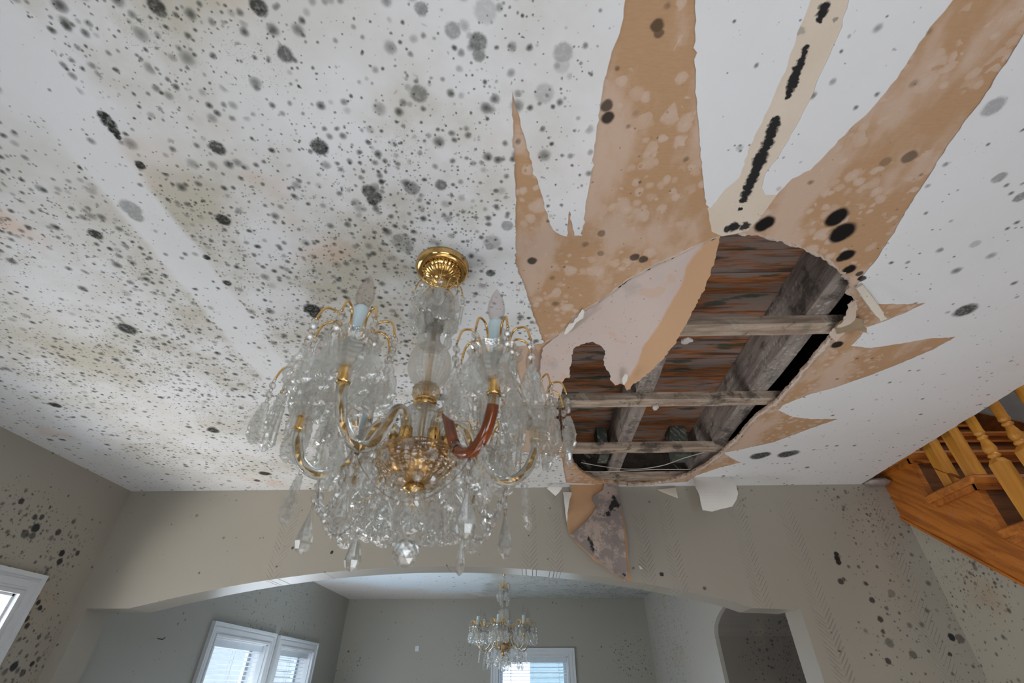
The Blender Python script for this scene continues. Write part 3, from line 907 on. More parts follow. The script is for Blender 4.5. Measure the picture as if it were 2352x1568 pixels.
HP0, HP1 = atz(1655, 543, 1.0), atz(1250, 790, 1.0)
HT = atz(1440, 896, .86)
FLAP = [(1655, 543), (1640, 600), (1622, 650), (1600, 692), (1572, 745), (1545, 792), (1520, 825), (1490, 855), (1462, 878), (1452, 884), (1448, 893), (1440, 896), (1436, 884), (1425, 878), (1414, 882), (1402, 868), (1400, 850), (1388, 832), (1392, 800), (1378, 786), (1362, 780), (1340, 786), (1325, 792), (1318, 800),
        (1314, 830), (1310, 860), (1300, 862), (1292, 872), (1294, 890), (1288, 905), (1275, 925), (1258, 925), (1246, 880), (1242, 830), (1246, 800), (1288, 762), (1330, 720), (1380, 690), (1440, 645), (1500, 612), (1560, 585), (1610, 560)]


def mat_flap():
    m, nt, b = newmat('hanging_sheet_face')
    P = pos(nt)
    p = sep(nt, P)
    # the tan band runs along the sheet's free right edge
    a0, a1 = W(HP0), W(HT)
    d = (a1 - a0).to_2d().normalized(); nrm = Vector((-d.y, d.x))
    dist = (p[0] - a0.x) * nrm.x + (p[1] - a0.y) * nrm.y
    off = W(HP1).to_2d() - a0.to_2d()
    sgn = 1 if off.dot(nrm) > 0 else -1
    band = smooth(nt, dist * sgn + (noisen(nt, P, 7, 3) - .5) * .05, .028, .020)
    c = mixc(nt, noisen(nt, P, 5, 4), (0.50, 0.40, 0.355), (0.60, 0.50, 0.455))
    c = mixc(nt, smooth(nt, noisen(nt, P, 22, 4), .62, .7) * .5, c, (0.56, 0.36, 0.25))
    Q = comb(nt, p[0], p[1])
    c = mixc(nt, spots(nt, Q, 120, .0006, .0025, .12, .5), c, (.2, .14, .12))
    c = mixc(nt, smooth(nt, noisen(nt, mapping(nt, P, loc=(3, 1, 1)), 10, 4), .6, .75) * .4, c, (0.30, 0.26, 0.26))
    c = mixc(nt, band, c, (0.54, 0.33, 0.19))
    put(nt, b.inputs['Base Color'], c); b.inputs['Roughness'].default_value = .8
    bump(nt, b, noisen(nt, P, 60, 4), .15, .003)
    return m


fl = plane_flap('hanging_sheet', FLAP, HP0, HP1, HT, mat_flap(), .005, .025, .018)
tag(fl, 'large pinkish-grey ceiling sheet with a tan edge hanging in front of the hole', 'torn sheet')
# white shred along its upper edge
sh = plane_flap('paper_shred', [(1296, 768), (1300, 752), (1318, 738), (1338, 710), (1342, 716), (1340, 728), (1322, 744), (1312, 758)], atz(1296, 768, .985), atz(1342, 712, .985), atz(1330, 740, .975), M_paper, .002, .02, .0)
tag(sh, 'thin white shred of paper on the upper edge of the large hanging sheet', 'torn paper')
q0 = plane_flap('paper_shred', [(1430, 868), (1436, 859), (1442, 862), (1441, 872), (1434, 884), (1430, 880)], atz(1430, 868, .855), atz(1442, 862, .855), atz(1434, 884, .85), M_paper, .003, .02, .0, amp=.001)
tag(q0, 'tiny white shred of paper at the tip of the large hanging sheet', 'torn paper')

# splinter of drywall
M_core = mat_gypsum('drywall_core', (0.62, 0.55, 0.46), (0.74, 0.68, 0.58), .2)
a = atz(1972, 655, .995); b = atz(2028, 732, .955)
d = (b - a); s = d.cross(Vector((0, 0, 1))).normalized(); nq = s.cross(d).normalized()
v = []; fcs = []
for i in range(12):
    t = i / 11; c = a + d * t; wd = .009 + .003 * math.sin(t * PI) + R.uniform(-.002, .002); th = .007
    v += [c + s * wd, c + s * wd * .9 - nq * th, c - s * wd * .8 - nq * th, c - s * wd]
for i in range(11):
    for k in range(4): fcs.append((i * 4 + k, i * 4 + (k + 1) % 4, i * 4 + 4 + (k + 1) % 4, i * 4 + 4 + k))
fcs += [(0, 1, 2, 3), (44, 45, 46, 47)]
tag(mk('drywall_splinter', [W(q) for q in v], fcs, M_core), 'long pale splinter of drywall dangling at the right rim of the hole', 'drywall splinter')
br = plane_flap('torn_paper_curl', [(1918, 752), (1930, 742), (1950, 728), (1972, 731), (1984, 735), (1988, 750), (1995, 767), (1978, 760), (1966, 758), (1945, 760), (1925, 764)], atz(1918, 752, 1.0), atz(1984, 735, .975), atz(1966, 760, .97), simple('brown_paper', (.33, .24, .15), .8, var=.1, local=False), .002, .02, .008)
tag(br, 'brown paper curl beside the end of the first batten at the right rim', 'torn paper')
br = plane_flap('torn_paper_curl', [(1905, 765), (1935, 738), (1955, 690), (1970, 700), (1965, 730), (1945, 758), (1920, 785)], atz(1905, 765, 1.0), atz(1970, 690, 1.0), atz(1955, 750, .985), M_lip, .003, .02, .004, amp=.005)
tag(br, 'pinkish paper scrap lining the right rim of the hole above the first batten', 'torn paper')

# pieces that hang in front of the far wall
HANG = [(1306, 1108), (1312, 1130), (1306, 1165), (1302, 1200), (1303, 1222), (1312, 1236), (1330, 1255), (1350, 1272), (1365, 1290), (1385, 1298), (1405, 1314), (1420, 1325), (1434, 1334), (1438, 1328), (1446, 1337), (1450, 1330), (1443, 1290), (1440, 1250), (1433, 1200), (1425, 1160), (1419, 1108)]
FOLD = [(1388, 1108), (1419, 1108), (1425, 1160), (1431, 1215), (1436, 1270), (1441, 1322), (1436, 1330), (1420, 1323), (1385, 1297), (1355, 1273), (1308, 1230), (1325, 1217), (1345, 1200), (1371, 1166), (1360, 1150), (1362, 1140), (1385, 1126)]
M_fold = mat_gypsum('mouldy_sheet', (0.34, 0.26, 0.22), (0.46, 0.37, 0.32), .9, 1.0)


def wall_flap(name, pix, Y0, mat, lean=0.0, bulge=.02, thick=.003, parent=None, grid=.03, seed=2, amp=.0025):
    o2 = [(lambda q: (q.x, q.z))(aty(x, y, Y0)) for x, y in pix]
    zt_ = max(p[1] for p in o2); zb = min(p[1] for p in o2)
    o2 = rag(o2, .02, amp, seed)
    def g(p, s=0.0):
        t = (zt_ - p[1]) / (zt_ - zb)
        return (p[0], Y0 - bulge * math.sin(t * PI) - lean * t + noise.noise(Vector((p[0] * 9, p[1] * 9, seed))) * .008 * t + s, p[1])
    return sheet(name, o2, [], lambda p: g(p), lambda p: g(p, thick), mat, parent, grid=grid)


hg = wall_flap('hanging_strip', HANG, 2.805, M_tan, 0, .02)
tag(hg, 'torn strip of tan and mouldy grey ceiling board hanging down the far wall', 'torn sheet')
o = wall_flap('folded_layer', FOLD, 2.785, M_fold, .0, .022, .005, hg)
wall_flap('white_edge', [(1293, 1130), (1314, 1130), (1308, 1150), (1303, 1180), (1303, 1205), (1298, 1180)], 2.80, M_paper, parent=hg, thick=.002)
pc = wall_flap('paper_flap', [(1590, 1097), (1615, 1093), (1675, 1095), (1684, 1112), (1688, 1140), (1684, 1155), (1676, 1168), (1650, 1173), (1632, 1178), (1610, 1175), (1604, 1160), (1600, 1142), (1593, 1125)], 2.70, M_paper, .03, .035, .002, grid=.02, amp=.001)
tag(pc, 'square white paper flap curling down from the ceiling in front of the far wall', 'torn paper')
pc = wall_flap('paper_flap', [(1256, 1124), (1272, 1108), (1297, 1112), (1290, 1124), (1284, 1132), (1276, 1138)], 2.77, M_paper, .0, .02, .002, grid=.02, amp=.001, seed=6)
tag(pc, 'small white paper curl left of the tan hanging strip, right of the chandelier', 'torn paper')
pc = wall_flap('paper_flap', [(1508, 1124), (1552, 1120), (1557, 1144), (1545, 1140), (1530, 1134), (1520, 1130)], 2.82, M_core, .0, .005, .002, grid=.02, amp=.001, seed=8)
tag(pc, 'small cream paper tag between the tan strip and the square white flap', 'torn paper')
pc = wall_flap('paper_scrap', [(1467, 1298), (1472, 1300), (1477, 1307), (1470, 1307)], 2.838, M_paper, 0, 0, .003, grid=None, amp=0)
tag(pc, 'tiny white paper scrap stuck on the far wall right of the tan strip', 'torn paper')
a = aty(958, 1489, YR - .01)
o = box('wall_plate', (a.x - .025, YR - .012, a.z - .03), (a.x + .025, YR - .001, a.z + .03), M_white, bev=.001)
tag(o, 'small pale square plate on the rear wall left of the small chandelier', 'wall plate')
q_ = atx(362, 1466, XL); qa = W(Vector((XL + .001, q_.y, q_.z)))
v, f = tube([qa, qa + Vector((.03, 0, -.004)), qa + Vector((.038, 0, .006))], .0028, 6)
nl = mk('wall_hook', v, f, simple('dull_hook', (.10, .085, .075), .5, .6))
nl = tag(nl, 'small dark hook in the left wall of the rear room, left of the two windows', 'hook')
# rounded plaster end where ceiling, far wall and staircase meet
tag(lump('plaster_lump', (2.135, 2.80, .995), .075, mat_gypsum('dirty_plaster', (.24, .20, .18), (.44, .38, .34), 1.0, .5), 1.0, .7, .32, .12, 2), 'rounded dirty plaster lump between the ceiling corner and the staircase', 'plaster lump')

# ------------------------------------------------------------------ windows
M_pane = mat_glass('window_glass', (.98, .99, 1), 0.0, .95, 0, 1.45, shine=.02)
M_slat = simple('blind_slat', (.62, .68, .74), .5, var=.04)
M_sash = simple('sash_vinyl', (.62, .66, .70), .4, var=.04)


def window(name, ax, pl, inn, u0, u1, z0, z1, blinds=True, wand=False):
    """ax 'y': in a wall x = pl whose room side is +x (inn=+1); ax 'x': in a wall y = pl, room side -y (inn=-1)"""
    def bx(u_0, u_1, d0, d1, a0, a1):      # d: distance towards the room
        if ax == 'y': p, q = (pl + d0 * inn, u_0, a0), (pl + d1 * inn, u_1, a1)
        else: p, q = (u_0, pl + d0 * inn, a0), (u_1, pl + d1 * inn, a1)
        return tuple(map(min, p, q)), tuple(map(max, p, q))
    root = MB()
    cw = .092
    root.box(*bx(u0 - cw, u1 + cw, 0, .020, z1, z1 + cw)); root.box(*bx(u0 - cw, u0, 0, .020, z0 - cw, z1)); root.box(*bx(u1, u1 + cw, 0, .020, z0 - cw, z1)); root.box(*bx(u0, u1, 0, .03, z0 - cw * .6, z0))
    # back band and inner bead of the casing profile
    for (o0, o1, dd) in ((cw - .018, cw + .002, .030), (-.002, .014, .026), (.030, .060, .024)):
        root.box(*bx(u0 - o1, u1 + o1, 0, dd, z1 + o0, z1 + o1)); root.box(*bx(u0 - o1, u0 - o0, 0, dd, z0, z1 + o0)); root.box(*bx(u1 + o0, u1 + o1, 0, dd, z0, z1 + o0))
    w_ = root.mk(name, M_white, kind='structure')
    fr_ = MB()
    for a0, a1 in ((-.001, .012), ):
        fr_.box(*bx(u0 - .001, u0 + .012, -TH, 0.0, z0, z1)); fr_.box(*bx(u1 - .012, u1 + .001, -TH, 0, z0, z1)); fr_.box(*bx(u0, u1, -TH, 0, z1 - .012, z1 + .001)); fr_.box(*bx(u0, u1, -TH, 0, z0, z0 + .012))
    fr_.mk('jamb_lining', M_white, w_)
    sa = MB(); s0, s1 = u0 + .012, u1 - .012; t0, t1 = z0 + .012, z1 - .012
    for k, (dd0, dd1, zz0, zz1) in enumerate(((-.13, -.10, t0, (t0 + t1) / 2 + .02), (-.16, -.13, (t0 + t1) / 2 - .02, t1))):
        sw = .042
        sa.box(*bx(s0, s0 + sw, dd0, dd1, zz0, zz1)); sa.box(*bx(s1 - sw, s1, dd0, dd1, zz0, zz1)); sa.box(*bx(s0, s1, dd0, dd1, zz1 - sw, zz1)); sa.box(*bx(s0, s1, dd0, dd1, zz0, zz0 + sw))
    sa.mk('sash', M_sash, w_)
    gl = MB(); gl.box(*bx(s0 + .03, s1 - .03, -.117, -.113, t0 + .03, (t0 + t1) / 2)); gl.mk('glass_pane', M_pane, w_)
    gl = MB(); gl.box(*bx(s0 + .03, s1 - .03, -.147, -.143, (t0 + t1) / 2, t1 - .03)); gl.mk('glass_pane', M_pane, w_)
    if blinds:
        hr = MB(); hr.box(*bx(s0 + .004, s1 - .004, -.075, -.035, t1 - .036, t1)); hr.box(*bx(s0 + .004, s1 - .004, -.034, -.030, t1 - .050, t1 + .0))
        hr.mk('head_rail', M_slat, w_)
        # open slats: one mesh shared
        L = (s1 - s0 - .02) * S
        me = None; z = t1 - .062
        k = 0
        while z > z0 + .03:
            if me is None:
                b_ = []; ff = []
                for j in range(5):
                    q = -.5 + j / 4; hh = .0012 * (1 - (2 * q) ** 2)
                    for e in (-.5, .5):
                        b_.append(Vector((e * L, q * .017, hh - q * .005)))
                    for e in (-.5, .5):
                        b_.append(Vector((e * L, q * .022, hh - .0007 - q * .005)))
                for j in range(4):
                    a_ = j * 4; c_ = a_ + 4
                    ff += [(a_, a_ + 1, c_ + 1, c_), (a_ + 2, c_ + 2, c_ + 3, a_ + 3), (a_, c_, c_ + 2, a_ + 2), (a_ + 1, a_ + 3, c_ + 3, c_ + 1)]
                ff += [(0, 2, 3, 1), (16, 17, 19, 18)]
                me = mk('slat', b_, ff, M_slat, mesh_only=True)
            uc = (s0 + s1) / 2
            loc = U(pl - .055 * inn, uc, z) if ax == 'y' else U(uc, pl - .055 * inn, z)
            ob('slat', me, w_, loc=loc, rot=(0, 0, PI / 2 if ax == 'y' else 0))
            z -= .0345; k += 1
        cd_ = MB()
        for q in (.12, .5, .88):
            uu = s0 + (s1 - s0) * q
            for dd in (-.068, -.042):
                cd_.box(*bx(uu - .0012, uu + .0012, dd - .001, dd + .001, z0 + .03, t1 - .03))
        cd_.mk('ladder_cord', M_slat, w_)
        if wand:
            uu = s0 + (s1 - s0) * .17
            wv = [U(uu, pl - .028 * inn, t1 - .03), U(uu, pl - .028 * inn, t1 - .75)] if ax == 'x' else [U(pl - .028 * inn, uu, t1 - .03), U(pl - .028 * inn, uu, t1 - .75)]
            v_, f_ = tube(wv, .003, 6); mk('tilt_wand', v_, f_, simple('dark_wand', (.06, .06, .07), .4), w_)
    return w_


window('window_1', 'y', XL, 1, *WL, blinds=False)
window('window_2', 'y', XL, 1, *WA)
window('window_3', 'y', XL, 1, *WB)
window('window_4', 'x', YR, -1, *WC, wand=True)

# houses outside
M_siding = simple('pale_siding', (.36, .44, .48), .6, var=.05, local=False)


def house(x0, x1, y0, y1, zt_, label, col, face):
    e = empty('neighbour_house', U((x0 + x1) / 2, (y0 + y1) / 2, FL), label, 'house')
    inv = Matrix.Translation(-e.location)
    m_ = simple('siding_' + str(abs(int(x0 * 10))), col, .6, var=.05, local=False)
    parts = [box('wall', (x0, y0, FL), (x1, y1, zt_), m_)]
    z = FL; mb = MB()
    mr = MB(); mr.v = [Vector(q) for q in ((x0 - .1, y0 - .15, zt_), (x1 + .1, y0 - .15, zt_), (x1 + .1, y1 + .15, zt_), (x0 - .1, y1 + .15, zt_), (x0 - .1, (y0 + y1) / 2, zt_ + .8), (x1 + .1, (y0 + y1) / 2, zt_ + .8))]
    mr.f = [(0, 1, 5, 4), (2, 3, 4, 5), (0, 4, 3), (1, 2, 5), (0, 3, 2, 1)]
    parts.append(mr.mk('roof', simple('grey_shingle', (.25, .26, .28), .8, local=False)))
    while z < zt_:
        if face == 'y': mb.box((x0, y0 - .02, z), (x1, y0, z + .085))
        else: mb.box((x1, y0, z), (x1 + .02, y1, z + .085))
        z += .1
    s_ = mb.mk('siding_board', m_); s_['kind'] = 'stuff'; parts.append(s_)
    for p_ in parts: p_.parent = e; p_.matrix_parent_inverse = inv


house(.05, 1.2, 13.5, 15, .95, 'pale blue sided house seen through the rear window blinds', (.30, .42, .48), 'y')
house(-7.2, -5.4, 11.5, 13.6, 1.6, 'grey sided house seen through the left rear windows', (.38, .42, .44), 'x')

# ------------------------------------------------------------------ staircase
SX = 2.207
M_oak = mat_oak('oak_string', rot=(-.70, 0, 0), axis=(3, 1.2, 12))
M_oakt = mat_oak('oak_tread', axis=(1, 8, 8), specks=.16)
M_oakd = mat_oak('oak_riser', (0.20, 0.072, 0.018), (0.11, 0.04, 0.010), axis=(1, 5, 10), specks=.05)
M_oakb = mat_oak('oak_baluster', (0.72, 0.33, 0.05), (0.58, 0.24, 0.034), axis=(12, 12, 1), specks=.02, rough=.3)
st = empty('staircase', U(2.7, 2.4, FL), 'orange oak staircase with turned balusters rising past the right ceiling edge', 'staircase')
sinv = Matrix.Translation(-st.location)
def sadd(o):
    o.parent = st; o.matrix_parent_inverse = sinv; return o
RUN, RISE, TT = .291, .2515, .040
Y0, Z0 = 2.268, .838           # front edge and top of the tread under the first pair of balusters
tr = []
i = -9
while i <= 5:
    tr.append((i, Y0 + i * RUN, Z0 + i * RISE)); i += 1
slo = .855
zb = lambda y: .362 + slo * (y - 2.347)
poly = []
for i, y, z in tr:
    poly += [(y + .022, z - RISE - TT + .002), (y + .022, z - TT)]
yl = tr[-1][1] + RUN; poly += [(yl, tr[-1][2] - TT), (yl, zb(yl)), (tr[0][1], max(zb(tr[0][1]), FL))]
sadd(sheet('stringer', poly, [], yz(SX), yz(SX + .035), M_oak))
mbm = MB()
sadd(sheet('stringer_moulding', [(tr[0][1], zb(tr[0][1])), (yl, zb(yl)), (yl, zb(yl) + .018), (tr[0][1], zb(tr[0][1]) + .018)], [], yz(SX - .008), yz(SX), M_oak))
for i, y, z in tr:
    # tread with rounded nosing on front and on the open side
    prof = [(y + RUN + .02, z), (y - .004, z), (y - .012, z - .006), (y - .017, z - .018), (y - .012, z - .034), (y - .002, z - TT), (y + RUN + .02, z - TT)]
    v = []; n = len(prof)
    for xx in (SX - .030, SX - .022, 3.30):
        for (yy, zz) in prof:
            k = .0 if xx > SX - .029 else .012
            v.append(Vector((xx, yy + (k if yy < y else 0), min(z - k * .6, max(z - TT + k * .6, zz)))))
    fcs = []
    for a in range(2):
        for b in range(n): fcs.append((a * n + b, a * n + (b + 1) % n, (a + 1) * n + (b + 1) % n, (a + 1) * n + b))
    fcs += [tuple(range(n)), tuple(range(2 * n, 3 * n))]
    t_ = sadd(mk('tread', [W(q) for q in v], fcs, M_oakt))
    cv = MB(); cv.box((SX - .014, y + .008, z - TT - .028), (SX, y + RUN * .98, z - TT)); cv.box((SX - .014, y + .006, z - TT - .028), (3.3, y + .022, z - TT))
    c_ = cv.mk('cove_moulding', M_oakt); c_.parent = t_
    sadd(box('riser', (SX + .034, y + .026, z - RISE), (3.3, y + .044, z - TT), M_oakd))
# wall-side skirt board
sk = [(1.4, zb(1.4) + .30), (yl, zb(yl) + .30), (yl, zb(yl) + .62), (1.4, zb(1.4) + .62)]
sadd(sheet('skirt_board', sk, [], yz(3.270), yz(3.298), M_oakd))


def baluster_mesh():
    b_ = MB(); hw = .0285
    b_.v += [Vector((sx * hw, sy * hw, z)) for z in (0, .262) for sx, sy in ((-1, -1), (1, -1), (1, 1), (-1, 1))]
    b_.f += [(0, 1, 2, 3), (0, 1, 5, 4), (1, 2, 6, 5), (2, 3, 7, 6), (3, 0, 4, 7)]
    k = len(b_.v)
    b_.v += [Vector((sx * hw * .62, sy * hw * .62, .285)) for sx, sy in ((-1, -1), (1, -1), (1, 1), (-1, 1))]
    b_.f += [(4, 5, k + 1, k), (5, 6, k + 2, k + 1), (6, 7, k + 3, k + 2), (7, 4, k, k + 3)]
    pr = [(.017, .278), (.0175, .290), (.0255, .295), (.0265, .302), (.021, .308), (.020, .312), (.0265, .325), (.0275, .338), (.022, .360), (.0165, .378), (.0165, .384), (.022, .388), (.0225, .394), (.017, .399), (.018, .406), (.0235, .412), (.0235, .420), (.021, .426),
          (.0225, .46), (.0235, .54), (.0225, .64), (.0195, .76), (.016, .90), (.0145, 1.05), (.0145, 1.15)]
    b_.add(*lathe(pr, 14))
    me = mk('baluster', [q * S for q in b_.v], b_.f, M_oakb, mesh_only=True)
    for p_ in me.polygons: p_.use_smooth = len(p_.vertices) == 4 and min(me.vertices[q].co.z for q in p_.vertices) > .288 * S
    return me


bmh = baluster_mesh()
for i, y, z in tr:
    if i < -3 or i > 3: continue
    for dy in (-.008 + .03, .14 + .03):
        yb_ = y + dy
        o = ob('baluster', bmh, None, loc=U(SX + .036, yb_, z)); sadd(o)
a, b = tr[0], tr[-1]
v, f = tube([U(SX + .036, a[1], a[2] + 1.12), U(SX + .036, b[1], b[2] + 1.12)], .028, 12)
sadd(mk('handrail', v, f, M_oakb, sm=True))

# ------------------------------------------------------------------ chandelier
M_cry = mat_glass('crystal', (.995, 1, .995), .06, .52, .01, 1.5, milky=(.98, 1, .96), shine=.10)
M_leaf = mat_glass('pressed_crystal', (.995, 1, .99), .11, .72, .01, 1.45, bumps='n', milky=(1, 1, .97), shine=.18)
M_body = mat_glass('cut_glass_column', (.99, .99, .97), .46, .82, .03, 1.42, bumps='diamond', milky=(1, .97, .90))
M_arm = mat_glass('clear_glass_arm', (.99, 1, .99), .04, .20, .0, 1.42)
M_amber = simple('amber_resin', (.30, .066, .014), .12, var=.25, scale=60, stretch=(1, 1, .3), spec=.8)
M_gold = simple('polished_brass', (.90, .58, .22), .14, 1.0, var=.12, scale=40)
M_golds = simple('satin_brass', (.80, .52, .20), .3, 1.0, var=.2, scale=60)
M_bulb = mat_glass('smoky_bulb', (.93, .90, .89), .05, .86, 0, 1.2, milky=(.5, .46, .44))
M_candle = simple('candle_sleeve_white', (.66, .80, .84), .45, var=.02)
M_bowl = mat_glass('gilt_bowl_glass', (.98, .91, .80), .16, .55, .04, 1.4, milky=(.80, .55, .28), bumps='diamond', shine=.12)
M_ring = simple('wire_ring', (.42, .32, .25), .35, 1.0)


def sc(v): return [q * S for q in v]


def leaf_mesh(L=.098, Wd=.056, T=.010, seed=0, lob=5):
    """a pressed maple-leaf drop with scalloped edge, hanging from its top at the origin"""
    rr = random.Random(seed)
    N = 26; ring = []
    for k in range(N):
        t = k / N; a = 2 * PI * t
        # teardrop outline, widest at 62 percent of the length
        yy = (1 - math.cos(a)) / 2
        wv_ = math.sin(a) * (.28 + .85 * yy ** 1.2) * .86
        sca = 1 + (.13 * math.sin(yy * PI * 2 * lob * .9) if .2 < yy < .97 else 0)
        ring.append((wv_ * Wd * .5 * sca / .78, -yy * L))
    v = []
    for s in (1, -1):
        v += [Vector((x * .97, s * T * .18, z)) for x, z in ring]
        v += [Vector((x * .55, s * T * (.50 + .14 * (k % 2)), z * .9 - L * .05)) for k, (x, z) in enumerate(ring)]
        v += [Vector((0, s * T * .34, -L * .30)), Vector((0, s * T * .38, -L * .62))]
    f = []
    H = 2 * N + 2
    for h in (0, 1):
        o_ = h * H
        for k in range(N):
            k2 = (k + 1) % N
            f.append((o_ + k, o_ + k2, o_ + N + k2, o_ + N + k))
            tgt = o_ + 2 * N + (1 if N * .28 < k < N * .72 else 0)
            f.append((o_ + N + k, o_ + N + k2, tgt))
        c1, c2_ = o_ + 2 * N, o_ + 2 * N + 1
        for k in range(N):
            k2 = (k + 1) % N
            ta = 1 if N * .28 < k < N * .72 else 0; tb = 1 if N * .28 < k2 < N * .72 else 0
            if ta != tb: f.append((o_ + N + k2, c1, c2_))
    for k in range(N):
        k2 = (k + 1) % N; f.append((k, k2, H + k2, H + k))
    return mk('leaf_crystal', sc(v), f, M_leaf, mesh_only=True)


def bead_mesh(r=.0088, T=.0055):
    v, f = [], []
    for s in (1, -1):
        v += [Vector((r * math.cos(a), s * T * .25, r * math.sin(a))) for a in [PI / 8 + k * PI / 4 for k in range(8)]]
        v += [Vector((r * .55 * math.cos(a), s * T, r * .55 * math.sin(a))) for a in [PI / 8 + k * PI / 4 for k in range(8)]]
    for h in (0, 16):
        for k in range(8):
            k2 = (k + 1) % 8; f.append((h + k, h + k2, h + 8 + k2, h + 8 + k))
        f.append(tuple(h + 8 + k for k in range(8)))
    for k in range(8): f.append((k, (k + 1) % 8, 16 + (k + 1) % 8, 16 + k))
    return mk('bead', sc(v), f, M_cry, mesh_only=True)


def drop_mesh():
    prof = [(.0015, 0), (.005, -.012), (.010, -.030), (.0165, -.052), (.0185, -.064), (.014, -.078), (.004, -.086)]
    v, f = lathe(prof, 8)
    v = [Vector((q.x, q.y * .6, q.z)) for q in v]
    return mk('crystal_drop', sc(v), f, M_cry, mesh_only=True)


def ring_mesh():
    v, f = tube([Vector((.0068 * math.cos(a), 0, .0068 * math.sin(a))) for a in [2 * PI * k / 10 for k in range(10)]], .0007, 4, closed=True)
    return mk('wire_ring', sc(v), f, M_ring, mesh_only=True)


LEAF = [leaf_mesh(.094, .071, .014, 1), leaf_mesh(.086, .074, .014, 2, 4), leaf_mesh(.100, .056, .012, 3, 6)]
SLEAF = [leaf_mesh(.066, .036, .008, 4, 4), leaf_mesh(.060, .040, .008, 5, 5)]
BEAD = bead_mesh(); BIGB = bead_mesh(.0135, .008); DROP = drop_mesh(); RING = ring_mesh()


def hook_mesh(r0, r1, z0, zp, z1, rad=.0021):
    m_ = (r0 + r1) / 2
    pts = bez([(r0, 0, z0), (r0 + .001, 0, (z0 + zp) / 2), (r0 + (r1 - r0) * .22, 0, zp - .005), (m_, 0, zp), (r1 - (r1 - r0) * .18, 0, zp - .008), (r1, 0, z1)], 5)
    v, f = tube(pts, rad, 6)
    return mk('hook', sc(v), f, M_gold, sm=True, mesh_only=True)


def V(x, y, z): return Vector((x, y, z)) * S


def hang(parent, x, y, z, chain, rnd, sway=.25):
    """hang a chain of crystal meshes at a point; chain is a list of (name, mesh, length)"""
    a = math.atan2(y, x) + PI / 2 + rnd.uniform(-.7, .7)
    for nm, me, ln in chain:
        if nm == 'wire_ring':
            ob(nm, me, parent, loc=V(x, y, z - ln / 2), rot=(0, 0, a + 1.2)); z -= ln * .8
        elif nm == 'bead':
            ob(nm, me, parent, loc=V(x, y, z - ln / 2), rot=(0, rnd.uniform(-.1, .1), a)); z -= ln
        else:
            ob(nm, me, parent, loc=V(x, y, z), rot=(rnd.uniform(-.08, .08), rnd.uniform(-.06, .06), a + rnd.uniform(-.4, .4))); z -= ln
    return z


def mkS(name, vf, mat, parent, sm=True):
    return mk(name, sc(vf[0]), vf[1], mat, parent, sm=sm)


